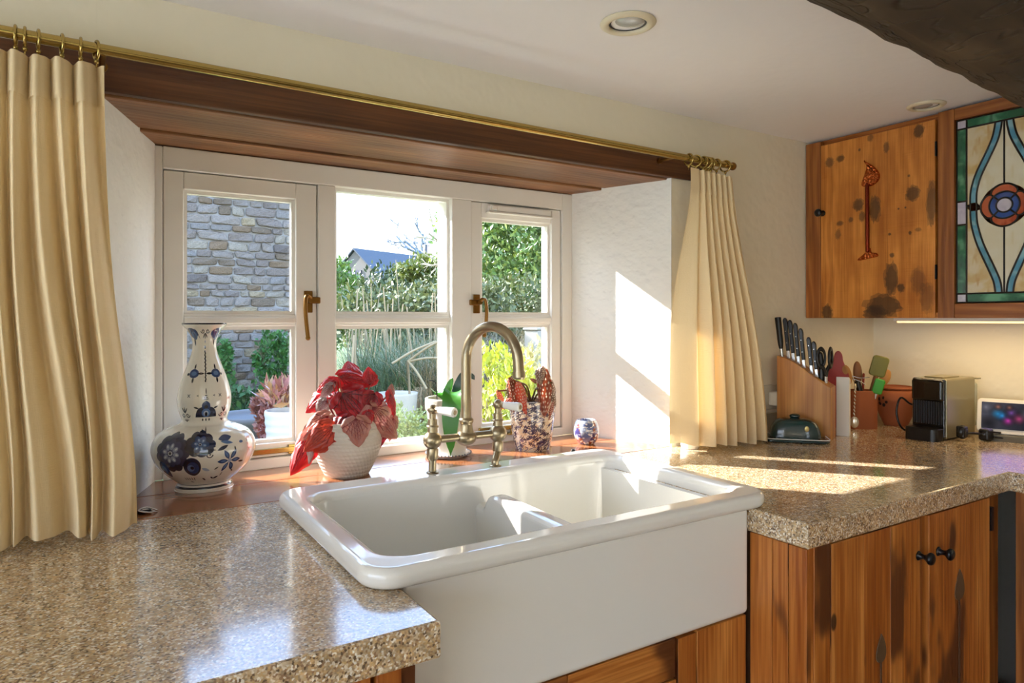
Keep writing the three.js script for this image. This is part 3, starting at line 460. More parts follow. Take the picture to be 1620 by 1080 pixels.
// ---------------------------------------------------------------- bridge tap
{
  const t = thing('bridge_tap', 'brushed nickel bridge tap with tall arched spout and white lever ends', 'tap', [0.79, CT + 0.034, -1.468]);
  const by = 0.078;
  for (const sx of [-1, 1]) {
    const x = sx * 0.09;
    const fx = sx > 0 ? -0.016 : 0, fz = sx > 0 ? 0.014 : 0;
    add(t, 'leg', merge([lathe([[0.0095, 0.03], [0.014, 0.036], [0.014, 0.056], [0.011, 0.058], [0.011, 0.066]], 20).translate(x, 0, 0), tube([[x + fx, 0.001, fz], [x + fx, 0.012, fz], [x + fx * 0.5, 0.024, fz * 0.5], [x, 0.038, 0]], 0.0092, 20, 14), lathe([[0, 0], [0.015, 0], [0.015, 0.002], [0.01, 0.004]], 20).translate(x + fx, 0, fz)]), M.nickel);
    add(t, 'valve_body', merge([ball([x, by, 0], 0.0225), cyl([x, by + 0.015, 0], [x, by + 0.05, 0], 0.0125, 0.011), lathe([[0.0145, 0], [0.0145, 0.004], [0.011, 0.006]], 20).translate(x, by + 0.03, 0), cyl([x, by + 0.05, 0], [x, by + 0.062, 0], 0.008), ball([x, by + 0.072, 0], 0.0125)]), M.nickel);
    const a = [x, by + 0.072, 0], dx = 0.42, dz = 0.9, P = (d) => [a[0] + dx * d, a[1] - 0.04 * d, dz * d];
    add(t, 'lever_collar', cyl(P(0.008), P(0.022), 0.0075, 0.0085), M.nickel);
    const lv = add(t, 'lever', merge([cyl(P(0.02), P(0.064), 0.0085, 0.0118, 20), cyl(P(0.064), P(0.067), 0.0118, 0.0105, 20)]), M.ceramic); lv.userData.label = 'white ceramic lever end';
    add(t, 'lever_cap', cyl(P(0.066), P(0.0685), 0.0062, 0.005, 16), M.nickel);
  }
  add(t, 'bridge', merge([cyl([-0.08, by, 0], [0.08, by, 0], 0.0095), ball([0, by - 0.002, 0], 0.023, 1.15, 0.9, 1), lathe(splinePts([[0.022, 0], [0.018, 0.012], [0.0155, 0.03], [0.0175, 0.036], [0.0175, 0.042], [0.014, 0.046]], 16), 24).translate(0, by, 0)]), M.nickel);
  const d = V(0.05, 0, 0.158).normalize(), reach = 0.165, up = 0.262, pts = [[0, by + 0.03, 0], [0, by + 0.12, 0], [0, up - 0.02, 0]];
  for (let i = 0; i <= 14; i++) { const a = Math.PI * (1 - i / 14 * 0.94), r = reach / 2, k = r + r * Math.cos(a); pts.push([d.x * k, up + 0.084 * Math.sin(a), d.z * k]); }
  const e = pts[pts.length - 1]; pts.push([e[0] + d.x * 0.004, e[1] - 0.045, e[2] + d.z * 0.004]);
  add(t, 'spout', tube(pts, 0.0125, 80, 18), M.nickel);
  const f = pts[pts.length - 1]; add(t, 'spout_end', merge([cyl([f[0] - d.x * 0.001, f[1] + 0.012, f[2] - d.z * 0.001], [f[0], f[1] - 0.002, f[2]], 0.0145, 0.0145, 24), cyl([f[0], f[1] - 0.006, f[2]], [f[0], f[1] - 0.001, f[2]], 0.012, 0.014, 24)]), M.nickel);
}
// ---------------------------------------------------------------- curtains and rod
{
  const rodY = 1.806, rodZ = -1.44;
  const rod = thing('curtain_rod', 'long brass curtain rod above the window', 'curtain rod', [0, 0, 0]);
  add(rod, 'rod', cyl([-0.62, rodY + 0.004, rodZ], [1.715, rodY - 0.012, rodZ], 0.0098, 0.0098, 24), M.brass);
  for (const x of [0.03, 1.49]) add(rod, 'bracket', merge([cyl([x, rodY - 0.006, rodZ], [x, rodY - 0.006, WZ + 0.012], 0.006), cyl([x, rodY - 0.006, WZ + 0.013], [x, rodY - 0.006, WZ + 0.02], 0.01)]), M.bronze);
  add(rod, 'end_cap', ball([1.718, rodY - 0.012, rodZ], 0.0125), M.bronze);
  const curtain = (name, label, rings, top, fn, nu, nv, extra) => {
    const c = thing(name, label, 'curtain', [0, 0, 0], 0);
    const g = surf(nu, nv, fn), p = g.attributes.position, uv = g.attributes.uv; for (let i = 0; i < p.count; i++) uv.setXY(i, uv.getX(i) * 1.4, p.getY(i));
    add(c, 'panel', g, M.curtain);
    const h = surf(nu, 4, (u, v) => { const q = fn(u, 1 - (1 - v) * 0.0 - v * 0.085); const q2 = fn(Math.min(u + 0.002, 1), 1 - v * 0.085), n = q2.clone().sub(q); const l = Math.hypot(n.x, n.z) || 1; return q.add(V(-n.z / l * 0.0022, 0, n.x / l * 0.0022)); });
    add(c, 'heading_tape', h, M.curtain);
    for (const [x, ty] of rings) {
      const ry = rodY + 0.004 - (x + 0.62) / 2.335 * 0.016;
      const r = new THREE.TorusGeometry(0.0165, 0.0026, 8, 28); r.rotateY(Math.PI / 2 + extra * (hash(Math.round(x * 1000), 3, 1) - 0.3)); r.translate(x, ry - 0.004, rodZ);
      add(c, 'ring', merge([r, ball([x, ry - 0.024, rodZ], 0.0042), cyl([x, ry - 0.024, rodZ], [x, ry - 0.034, rodZ], 0.0013)]), M.brass);
    }
  };
  const pleat = (s, n, k) => { const a = s * n * 2 * Math.PI; return Math.sin(a) + k * Math.sin(2 * a + 0.8); };
  // long gathered curtain
  const lt = [-0.45, -0.4, -0.34, -0.27, -0.21, -0.165, -0.125, -0.098, -0.085, -0.066, -0.032, -0.004, 0.02];
  curtain('curtain', 'wide gathered beige curtain hanging beside the blue and white vase', lt.slice(2).map((x) => [x, 0]), 1.772, (u, v) => {
    const y = lerp(0.932 + 0.006 * Math.sin(u * 19), 1.776 - 0.004 * Math.abs(Math.sin(u * 26)), v), k = 1 - v;
    const x = lerp(lerp(-0.47, -0.46, k), lerp(0.032, 0.068 - 0.01 * Math.sin(k * 5), smooth(0, 0.9, k)), u) + 0.012 * k * Math.sin(u * 31 + k * 1.2);
    const am = lerp(0.016, 0.03, smooth(0.02, 0.5, k)) * lerp(1, 0.6, smooth(0.9, 1, u)) * (0.8 + 0.4 * Math.sin(u * 7 + 1)), ph = u + 0.014 * Math.sin(k * 3 + u * 9);
    const bulge = 0.012 * Math.exp(-Math.pow((u - 0.93) / 0.05, 2)) * Math.sin(k * 7);
    return V(x, y, -1.437 + am * pleat(ph, 15, 0.3) * lerp(0.85, 1, smooth(0.5, 1, Math.abs(Math.sin(u * 11)))) + bulge + 0.012 * k * Math.sin(u * 5));
  }, 320, 60, 0.5);
  curtain('curtain', 'narrow beige curtain flaring towards the worktop by the knife block', [1.525, 1.555, 1.587, 1.598, 1.61, 1.62, 1.645, 1.685].map((x) => [x, 0]), 1.76, (u, v) => {
    const y = lerp(0.94 - 0.012 * u + 0.004 * Math.sin(u * 23), 1.764 - 0.01 * u, v), k = 1 - v, kk = smooth(-0.15, 1.05, k);
    const x = lerp(lerp(1.516, 1.497, smooth(0.05, 0.8, k)), lerp(1.695, 1.858, kk), u);
    const am = lerp(0.012, 0.03, smooth(0.05, 0.7, k)), n = 8, first = smooth(0.12, 0.3, u);
    const z = lerp(-1.43, lerp(-1.505, -1.422, smooth(0, 0.3, u)), smooth(0, 0.6, k)) + am * (first * pleat(u, n, 0.25) + (1 - first) * 0.5) ;
    return V(x + 0.006 * Math.sin(k * 9) * (1 - u) * smooth(0.3, 0, k), y, z);
  }, 260, 60, 1.2);
}
// ---------------------------------------------------------------- things on the window board
const toCam = (x, z) => Math.atan2(-x, -z);                            // turn that brings local +z to face the viewer's side of the room
function reuv(g, h) { const p = g.attributes.position, uv = g.attributes.uv; for (let i = 0; i < p.count; i++) uv.setY(i, p.getY(i) / h); return g; }
{ // vase
  const k = 0.000382, prof = [[0, 1045], [160, 1045], [170, 1040], [170, 1020], [158, 1008], [165, 995], [215, 955], [270, 900], [302, 840], [309, 795], [296, 745], [258, 700], [190, 668], [150, 655], [137, 640], [138, 620], [152, 580], [160, 530], [160, 495], [150, 440], [128, 370], [100, 300], [78, 240], [70, 195], [76, 150], [98, 105], [122, 80], [134, 66], [134, 58]].map(([r, y]) => [r * k, (1045 - y) * k]);
  const H = 987 * k, rAt = (y) => { for (let i = 1; i < prof.length; i++) if (prof[i][1] >= y && prof[i][1] > prof[i - 1][1]) return lerp(prof[i - 1][0], prof[i][0], (y - prof[i - 1][1]) / (prof[i][1] - prof[i - 1][1])); return 0.05; };
  const paint = canvasTex(2048, 1024, (q, w, h) => {
    q.fillStyle = '#ece8da'; q.fillRect(0, 0, w, h);
    const navy = '#16203f', blue = '#27406f', mid = '#5676a4', ink = '#0e1226', pale = '#a9b6c9', plum = '#2a2740';
    const at = (a, y, draw) => { q.save(); const r = Math.max(rAt(y), 0.02); q.translate(w * (0.5 + a / (2 * Math.PI)), h * (1 - y / H)); q.scale(w / (2 * Math.PI * r) / 2600, h / H / 2600); draw(); q.restore(); };   // drawn in units of 1/2600 m
    const U = 2600, el = (x, y, a, b, c, rot = 0) => { q.fillStyle = c; q.beginPath(); q.ellipse(x * U, y * U, a * U, b * U, rot, 0, 6.2832); q.fill(); };
    const flower = (r, n, c1, c2, c3) => { for (let i = 0; i < n; i++) { const t = i / n * 6.2832; el(Math.cos(t) * r * 0.62, Math.sin(t) * r * 0.62, r * 0.44, r * 0.36, c1, t); } for (let i = 0; i < n; i++) { const t = i / n * 6.2832 + 0.2; el(Math.cos(t) * r * 0.5, Math.sin(t) * r * 0.5, r * 0.24, r * 0.17, c2, t); el(Math.cos(t) * r * 0.55, Math.sin(t) * r * 0.55, r * 0.12, r * 0.07, c3, t); } el(0, 0, r * 0.2, r * 0.17, c3); el(0, 0, r * 0.11, r * 0.1, ink); };
    const leaf = (x, y, l, wd, rot, c) => { q.save(); q.translate(x * U, y * U); q.rotate(rot); q.fillStyle = c; q.beginPath(); q.moveTo(0, 0); q.quadraticCurveTo(l * U * 0.5, -wd * U, l * U, 0); q.quadraticCurveTo(l * U * 0.5, wd * U, 0, 0); q.fill(); q.restore(); };
    const scroll = (x, y, r, dir) => { q.strokeStyle = ink; q.lineWidth = 5; q.beginPath(); for (let i = 0; i <= 30; i++) { const t = i / 30 * 7.5, rr = r * (1 - i / 34) * U; q.lineTo(x * U + dir * Math.cos(t) * rr, y * U + Math.sin(t) * rr); } q.stroke(); };
    for (const off of [0, Math.PI]) {
      const A = (a) => a + off - (off && a + off > Math.PI ? 2 * Math.PI : 0);
      at(A(-0.66), 0.1, () => { for (let i = 0; i < 11; i++) { const t = i / 11 * 6.2832; el(Math.cos(t) * 0.032, Math.sin(t) * 0.032, 0.014, 0.012, plum); } el(0, 0, 0.036, 0.036, plum); flower(0.03, 8, '#3d3f5c', '#8b93a8', '#c9ccd2'); leaf(-0.03, 0.02, 0.03, 0.008, 2.2, navy); });
      at(A(-0.08), 0.118, () => { for (let i = 0; i < 9; i++) { const t = i / 9 * 6.2832; el(Math.cos(t) * 0.022, Math.sin(t) * 0.019, 0.011, 0.009, navy); } el(0, 0, 0.024, 0.02, navy); flower(0.018, 6, blue, mid, pale); leaf(0.012, -0.022, 0.012, 0.003, -1.4, ink); leaf(0.006, -0.022, 0.01, 0.003, -2.2, ink); });
      at(A(-0.24), 0.068, () => { el(0, 0, 0.019, 0.022, navy); el(0.002, 0.002, 0.013, 0.014, blue); el(-0.003, 0.003, 0.008, 0.008, mid); el(0, 0.002, 0.004, 0.004, ink); leaf(0.02, 0.004, 0.02, 0.007, 0.4, pale); for (let i = 0; i < 5; i++) leaf(-0.03 + i * 0.007, 0.026, 0.01, 0.002, 1.1 + 0.1 * i, ink); leaf(0.02, 0.03, 0.012, 0.003, 0.6, ink); });
      at(A(-0.92), 0.06, () => { el(0, 0, 0.014, 0.02, blue); el(0, 0, 0.007, 0.01, mid); });
      at(A(0.43), 0.124, () => { leaf(-0.016, -0.002, 0.032, 0.014, -0.1, blue); leaf(-0.012, 0.003, 0.028, 0.007, 0.2, mid); leaf(-0.02, 0.022, 0.025, 0.008, -0.4, navy); scroll(-0.036, 0.03, 0.007, 1); leaf(-0.022, 0.012, 0.01, 0.002, 2.9, ink); leaf(-0.022, 0.02, 0.01, 0.002, 3.2, ink); leaf(0.018, 0.016, 0.01, 0.003, 1.5, ink); });
      at(A(0.5), 0.076, () => { for (let i = 0; i < 6; i++) { const t = i / 6 * 6.2832; leaf(Math.cos(t) * 0.004, Math.sin(t) * 0.004, 0.025, 0.01, t, blue); leaf(Math.cos(t) * 0.008, Math.sin(t) * 0.008, 0.014, 0.005, t, mid); } el(0, 0, 0.005, 0.005, pale); leaf(0.026, 0.006, 0.018, 0.004, 0.1, ink); leaf(-0.024, 0.012, 0.012, 0.003, 2.6, ink); leaf(0.014, 0.024, 0.01, 0.003, 0.6, ink); leaf(-0.01, 0.026, 0.012, 0.002, 1.9, ink); });
      at(A(0.95), 0.105, () => { leaf(0, 0, 0.016, 0.004, -1.4, ink); leaf(0.004, 0.008, 0.01, 0.003, 1.2, ink); el(-0.02, -0.01, 0.006, 0.003, mid); });
      at(A(0.22), 0.034, () => { leaf(0, 0, 0.012, 0.004, -0.5, ink); leaf(0, 0, 0.008, 0.003, -2.4, ink); }); at(A(-0.4), 0.03, () => leaf(0, 0, 0.008, 0.002, 0.4, ink));
      // upper bulb
      at(A(0.06), 0.184, () => { q.fillStyle = navy; q.beginPath(); q.moveTo(-0.025 * U, 0.012 * U); q.quadraticCurveTo(-0.022 * U, -0.01 * U, -0.008 * U, -0.012 * U); q.quadraticCurveTo(0, -0.04 * U, 0.009 * U, -0.012 * U); q.quadraticCurveTo(0.022 * U, -0.01 * U, 0.025 * U, 0.012 * U); q.fill(); el(0, -0.014, 0.009, 0.011, blue); el(0, -0.012, 0.004, 0.004, ink); el(0, 0.002, 0.01, 0.01, mid); el(0, 0.003, 0.006, 0.006, pale); el(0, 0.005, 0.003, 0.005, navy); leaf(-0.016, -0.008, 0.012, 0.004, 3.5, ink); leaf(0.016, -0.008, 0.012, 0.004, -0.4, ink); for (const x of [-0.008, 0, 0.008]) el(x, 0.018, 0.0016, 0.003, ink); for (let i = 0; i < 3; i++) el(0, -0.03 - i * 0.004, 0.006 - i * 0.0016, 0.0012, ink); leaf(0, -0.04, 0.016, 0.002, -1.57, ink); });
      for (const sg of [-1, 1]) { at(A(sg * 0.82), 0.177, () => { scroll(-0.007, 0, 0.006, -1); scroll(0.007, 0, 0.006, 1); for (const a of [-2.1, -1.57, -1.04]) leaf(0, -0.004, 0.016, 0.003, a, ink); el(0, 0.013, 0.002, 0.003, ink); el(-0.005, 0.012, 0.0012, 0.002, ink); el(0.005, 0.012, 0.0012, 0.002, ink); });
        at(A(sg * 0.55 + 0.03), 0.272, () => { el(0, 0, 0.011, 0.01, blue); el(0, 0, 0.006, 0.005, mid); leaf(-sg * 0.008, 0, 0.014, 0.005, sg > 0 ? 3.14 : 0, ink); leaf(0, -0.008, 0.014, 0.004, -1.5, ink); leaf(0, 0.008, 0.014, 0.004, 1.6, ink); el(sg * 0.014, 0.002, 0.003, 0.003, ink); });
        at(A(sg * 0.6), 0.222, () => { q.strokeStyle = '#5a5e60'; q.lineWidth = 4; q.beginPath(); q.moveTo(-8, -8); q.lineTo(8, 10); q.moveTo(8, -8); q.lineTo(-8, 10); q.stroke(); }); at(A(sg * 0.3 + 0.06), 0.222, () => { q.strokeStyle = '#5a5e60'; q.lineWidth = 3; q.beginPath(); q.moveTo(5, -5); q.lineTo(-5, 0); q.lineTo(5, 5); q.stroke(); }); }
      // centre line, neck and collar
      for (let i = 0; i < 17; i++) at(A(0.05), 0.255 + i * 0.0042, () => el(i % 2 ? 0.0005 : -0.0005, 0, 0.0013, 0.0026, ink)); at(A(0.05), 0.332, () => el(0, 0, 0.0018, 0.004, ink)); at(A(0.05), 0.345, () => el(0, 0, 0.0012, 0.003, pale));
      at(A(0.05), 0.37, () => { scroll(-0.007, 0, 0.006, -1); scroll(0.007, 0, 0.006, 1); for (const a of [1.0, 1.57, 2.1]) leaf(0, 0.004, 0.015, 0.003, a, ink); });
      for (const sg of [-1, 1]) at(A(sg * 0.85), 0.365, () => { el(0, 0, 0.018, 0.012, blue); el(0.004, 0.006, 0.01, 0.01, mid); leaf(0, 0.01, 0.02, 0.006, 1.5, navy); for (let i = 0; i < 3; i++) leaf(-0.012 + i * 0.012, -0.012, 0.028, 0.0025, 1.4 - 0.1 * i, '#4a4766'); });
    }
    q.fillStyle = ink; q.fillRect(0, h * (1 - 0.3845 / H), w, 8); q.fillRect(0, h * (1 - 0.0185 / H), w, 4); q.fillRect(0, h * (1 - 0.0125 / H), w, 12);
  });
  const g = lathe(splinePts(prof, 150), 120), p = g.attributes.position;
  for (let i = 0; i < p.count; i++) { const x = p.getX(i), y = p.getY(i), z = p.getZ(i), a = Math.atan2(x, z), rb = 1 + 0.007 * (Math.abs(Math.sin(a * 12)) - 0.5) * smooth(0.03, 0.07, y) * smooth(0.38, 0.33, y); p.setXYZ(i, x * rb * 0.96, y * 1.03, z * rb * 0.88); }
  g.computeVertexNormals(); reuv(g, H);
  const v = thing('vase', 'tall double gourd vase painted with dark blue flowers', 'vase', [0.243, CT, -1.755], Math.PI + toCam(0.245, -1.75));
  add(v, 'body', g, phys(0xffffff, 0.12, { map: paint, clearcoat: 0.8, clearcoatRoughness: 0.05, side: THREE.DoubleSide }));
}
// leaf surface: t from stalk to tip, s across
function leafGeo(L, Wd, o = {}) {
  const { heart = 0.12, cup = 0.25, droop = 0.35, wave = 0.05, fold = 0, twist = 0, nt = 18, ns = 16, point = 0.55 } = o;
  return surf(ns, nt, (a, t) => {
    const s = a * 2 - 1, pr = Math.pow(Math.sin(Math.PI * Math.pow(clamp(t, 0.001, 0.999), point)), 0.75) * (1 + 0.05 * Math.sin(t * 31) * Math.abs(s)), w = Wd / 2 * pr;
    let x = s * w, y = t * L - heart * L * Math.abs(s) * Math.pow(1 - t, 2), z = -cup * Wd * s * s * pr + fold * Math.abs(s) * w - droop * L * t * t + wave * Wd * Math.sin(t * 13 + s * 4) * s * s + 0.035 * Wd * Math.cos(s * 14 + t * 5) * pr;
    const c = Math.cos(twist * t), d = Math.sin(twist * t); return V(x * c - z * d, y, x * d + z * c);
  });
}
function aim(m, pos, tip, face) { const y = V(...tip).normalize(), z = V(...face); z.addScaledVector(y, -z.dot(y)).normalize(); const x = y.clone().cross(z); m.matrixAutoUpdate = true; m.quaternion.setFromRotationMatrix(new THREE.Matrix4().makeBasis(x, y, z)); m.position.set(...pos); }
{ // red begonia
  const veined = (bg, mid, vein, edge) => canvasTex(256, 256, (q, w, h) => {
    q.fillStyle = bg; q.fillRect(0, 0, w, h); const r = rng(bg.length + vein.charCodeAt(2) * 7);
    for (let i = 0; i < 300; i++) { q.fillStyle = r() > 0.5 ? mid : edge; q.globalAlpha = 0.12; q.beginPath(); q.ellipse(r() * w, r() * h, 6 + r() * 18, 4 + r() * 10, r() * 3, 0, 7); q.fill(); }
    q.globalAlpha = 0.85; q.strokeStyle = vein; for (let i = 0; i < 9; i++) { const a = -1 + i / 4; q.lineWidth = 5; q.beginPath(); q.moveTo(w / 2, h); q.quadraticCurveTo(w * (0.5 + 0.25 * a), h * 0.75, w * (0.5 + 0.5 * a), h * (0.12 + 0.55 * Math.abs(a))); q.stroke(); for (let k = 0; k < 4; k++) { const t = 0.3 + 0.16 * k, x = w * (0.5 + 0.5 * a * t), y = h * (1 - t * (0.88 - 0.55 * Math.abs(a))); q.lineWidth = 2; q.beginPath(); q.moveTo(x, y); q.lineTo(x + (r() - 0.5) * 50, y - 26); q.moveTo(x, y); q.lineTo(x + (a >= 0 ? -20 : 20), y - 24); q.stroke(); } }
  });
  const LM = (m) => phys(0xffffff, 0.42, { map: m, transmission: 0.42, thickness: 0, side: THREE.DoubleSide, bumpMap: m, bumpScale: 0.002 });
  const lm = [LM(veined('#d01c26', '#e83438', '#6a0c16', '#f05452')), LM(veined('#a81c28', '#c82a32', '#4a0a16', '#d84048')), LM(veined('#c48878', '#d8a494', '#7e1824', '#d05a50')), LM(veined('#c23c24', '#e05a34', '#7a1a14', '#e87850')), LM(veined('#a89c94', '#c8bcb8', '#74283a', '#d8d0d4'))];
  const x = 0.573, z = -1.708, t = thing('potted_begonia', 'red leaved begonia in a white ribbed pot', 'potted plant', [x, CT, z], toCam(x, z));
  const wv = tex(512, 256, (u, v) => { const row = v * 14, f = row - Math.floor(row); const ch = Math.abs(Math.sin((u * 46 + (Math.floor(row) % 2) * 0.5) * Math.PI + (f - 0.5) * 1.2)); return 0.25 + 0.5 * Math.sin(f * Math.PI) * (0.45 + 0.55 * ch); }, false);
  const pg = reuv(lathe(splinePts([[0, 0], [0.048, 0], [0.056, 0.003], [0.07, 0.03], [0.083, 0.062], [0.089, 0.095], [0.086, 0.125], [0.082, 0.138], [0.079, 0.139], [0.078, 0.128]], 40), 64), 0.139);
  add(t, 'pot', pg, std(0xd2cabb, 0.6, { bumpMap: wv, bumpScale: 0.0035, side: THREE.DoubleSide }));
  add(t, 'soil', lathe([[0, 0.12], [0.08, 0.119]], 24), std(0x3a2a1e, 0.95));
  const K = 0.00029, cx = 590, cy = 1015;                                // drawing px of the plant's front view -> metres
  const put = (X, Y, dz, L, W, ang, tilt, m, o) => {                     // X, Y where the stalk meets the leaf; ang: tip direction in the front view
    const tip = V(Math.cos(ang), Math.sin(ang), tilt[0]), face = V(tilt[1], tilt[2], 1), lf = add(t, 'leaf', leafGeo(L * K, W * K, o), lm[m]);
    const px = (X - cx) * K, py = (cy - Y) * K; aim(lf, [px, py, dz], tip.toArray(), face.toArray());
    const st = add(t, 'stalk', tube([[px * 0.15, 0.118, dz * 0.2], [px * 0.55, Math.max(0.125, py * 0.75), dz * 0.5], [px, py, dz - 0.001]], 0.0022, 12, 6), std(0xa84034, 0.5)); return st;
  };
  const D = Math.PI / 180;
  put(550, 285, 0.03, 300, 330, -50 * D, [0.3, 0.1, 0.35], 1, { cup: -0.12, droop: 0.1, wave: 0.1 });
  put(520, 150, 0.0, 330, 190, -12 * D, [0, 0, 0.3], 0, { cup: 0.3, droop: 0.15 });
  put(790, 235, 0.0, 165, 150, 98 * D, [0.2, -0.2, 0.2], 0, { cup: 0.2, droop: 0.2 });
  put(500, 195, 0.0, 190, 150, 205 * D, [0.1, 0, 0.2], 0, { cup: 0.25, droop: 0.4 });
  put(470, 215, 0.02, 170, 90, 232 * D, [0.2, 0.4, 0], 4, { droop: 0.2 });
  put(400, 330, 0.01, 200, 140, 215 * D, [0.2, -0.2, 0.1], 0, { droop: 0.4 });
  put(420, 345, 0.03, 160, 130, 240 * D, [0.2, 0.2, 0.2], 4, { droop: 0.3 });
  put(440, 470, 0.045, 310, 190, 214 * D, [0.3, -0.2, 0.3], 2, { droop: 0.35, cup: 0.1 });
  put(300, 600, 0.05, 410, 240, 242 * D, [0.05, -0.35, 0.2], 0, { droop: 0.12, cup: 0.35, point: 0.62 });
  put(330, 610, 0.065, 260, 110, 262 * D, [0.1, 0.7, 0.1], 4, { droop: 0.1, cup: 0.2 });
  put(480, 545, 0.075, 300, 230, 215 * D, [0.35, 0.05, 0.4], 3, { droop: 0.4, cup: 0.05 });
  put(600, 600, 0.08, 330, 190, 205 * D, [0.1, -0.1, 0.3], 3, { droop: 0.3, cup: 0.25 });
  put(660, 480, 0.085, 240, 250, -82 * D, [0.3, 0.05, 0.5], 2, { droop: 0.25, cup: 0.1 });
  put(590, 470, 0.07, 250, 200, 235 * D, [0.4, 0, 0.6], 1, { droop: 0.3 });
  put(820, 290, 0.04, 180, 190, -110 * D, [0.3, 0.2, 0.3], 1, { droop: 0.2, cup: -0.1 });
  put(800, 400, 0.055, 400, 290, -48 * D, [-0.1, 0.25, 0.35], 2, { droop: 0.3, cup: 0.3 });
  put(960, 300, 0.02, 330, 90, -72 * D, [-0.2, 0.5, 0.1], 0, { droop: 0.3 });
  put(975, 330, 0.01, 110, 80, 85 * D, [0, 0.3, 0.2], 2, { droop: 0.2 });
  put(990, 520, 0.02, 220, 130, -95 * D, [0, 0.3, 0.2], 2, { droop: 0.2 });
  put(960, 600, 0.015, 270, 60, -112 * D, [0, 0.4, 0.1], 1, { droop: 0.2 });
  put(760, 430, 0.07, 120, 110, -80 * D, [0.3, 0, 0.4], 0, { droop: 0.3 });
  put(640, 200, -0.03, 240, 240, 100 * D, [-0.5, 0, 0.9], 0, { droop: 0.4 }); put(460, 330, -0.04, 240, 200, 160 * D, [-0.6, 0, 0.9], 1, { droop: 0.4 });
}
{ // cement pot with strap leaved plant
  const x = 0.9, z = -1.78, t = thing('potted_orchid', 'broad strap leaves growing in a rough whitewashed pot on a saucer', 'potted plant', [x, CT, z], toCam(x, z));
  add(t, 'saucer', lathe(splinePts([[0, 0.002], [0.045, 0.002], [0.05, 0], [0.064, 0.009], [0.066, 0.011], [0.06, 0.011], [0.046, 0.006], [0, 0.006]], 24), 40), M.ceramic);
  for (let i = 0; i < 40; i++) { const a = i / 40 * 6.2832; }
  add(t, 'saucer_edge_beads', merge(Array.from({ length: 40 }, (_, i) => ball([Math.cos(i / 40 * 6.2832) * 0.0655, 0.0105, Math.sin(i / 40 * 6.2832) * 0.0655], 0.0026, 1, 1, 1, 6))), std(0x6c7480, 0.4));
  const rough = tex(256, 256, (u, v) => fbm(u * 8, v * 8, 8, 8, 411, 5), false), blot = tex(256, 256, (u, v) => { const n = fbm(u * 4, v * 5, 4, 5, 421, 4), b = smooth(0.5, 0.6, n); return mix3([234, 230, 220], [202, 190, 170], b * 0.8); });
  add(t, 'pot', lathe(splinePts([[0, 0.0065], [0.046, 0.0065], [0.05, 0.012], [0.059, 0.1], [0.064, 0.134], [0.067, 0.137], [0.068, 0.166], [0.063, 0.169], [0.058, 0.164], [0.055, 0.13]], 36), 48), std(0xffffff, 0.85, { map: blot, bumpMap: rough, bumpScale: 0.004, side: THREE.DoubleSide }));
  add(t, 'bark', lathe([[0, 0.15], [0.056, 0.146]], 20), std(0x5a4432, 0.95));
  const lfm = phys(0x428c22, 0.35, { transmission: 0.3, thickness: 0, side: THREE.DoubleSide }), dk = phys(0x2f4a44, 0.35, { transmission: 0.15, thickness: 0, side: THREE.DoubleSide });
  const leaf = (m, pts, wd) => { const c = new THREE.CatmullRomCurve3(pts.map((p) => V(...p))); add(t, 'leaf', surf(8, 20, (a, b) => { const p = c.getPoint(b), tg = c.getTangent(b), sd = V(1, 0, 0.35).addScaledVector(tg, -tg.x).normalize(), w = wd * Math.pow(Math.sin(Math.PI * clamp(0.06 + b * 0.94, 0, 1)), 0.55), s = a * 2 - 1; return p.addScaledVector(sd, s * w).add(V(0, 0.012 * s * s, 0)); }), m); };
  leaf(lfm, [[0.01, 0.15, 0.02], [0.015, 0.188, 0.04], [0.012, 0.18, 0.075], [0.005, 0.1, 0.088], [0.006, 0.012, 0.085]], 0.03);
  leaf(dk, [[0.01, 0.15, 0.01], [0.03, 0.2, 0.03], [0.05, 0.228, 0.03], [0.075, 0.222, 0.025]], 0.014);
  leaf(lfm, [[-0.005, 0.15, 0], [-0.002, 0.18, 0.01], [0.012, 0.215, 0.01]], 0.012); leaf(lfm, [[0.0, 0.15, -0.01], [-0.03, 0.18, -0.03], [-0.04, 0.17, -0.06]], 0.02);
  add(t, 'label_stake', capped([[-0.032, 0.14, 0.01], [-0.035, 0.19, 0.01], [-0.04, 0.218, 0.012], [-0.055, 0.22, 0.013]], 0.0016, 14, 6), M.black);
}
function printed(seed, base, cols, n, w = 1024, h = 512) {
  return canvasTex(w, h, (q) => { const r = rng(seed); q.fillStyle = base; q.fillRect(0, 0, w, h);
    for (let i = 0; i < n; i++) { const x = r() * w, y = r() * h, c = cols[Math.floor(r() * cols.length)], k = r(), s = 6 + r() * 15; for (const ox of [-w, 0, w]) { q.fillStyle = c; q.strokeStyle = c; if (k < 0.55) { const p = 4 + Math.floor(r() * 3); for (let j = 0; j < p; j++) { const a = j / p * 6.28 + k * 9; q.beginPath(); q.ellipse(x + ox + Math.cos(a) * s * 0.6, y + Math.sin(a) * s * 0.6, s * 0.5, s * 0.3, a, 0, 7); q.fill(); } } else { q.lineWidth = 2 + k * 5; q.beginPath(); q.moveTo(x + ox, y); q.bezierCurveTo(x + ox + 30 * k, y - 30, x + ox + 40, y + 20 * k, x + ox + 20 - 50 * k, y + 36); q.stroke(); } } } });
}
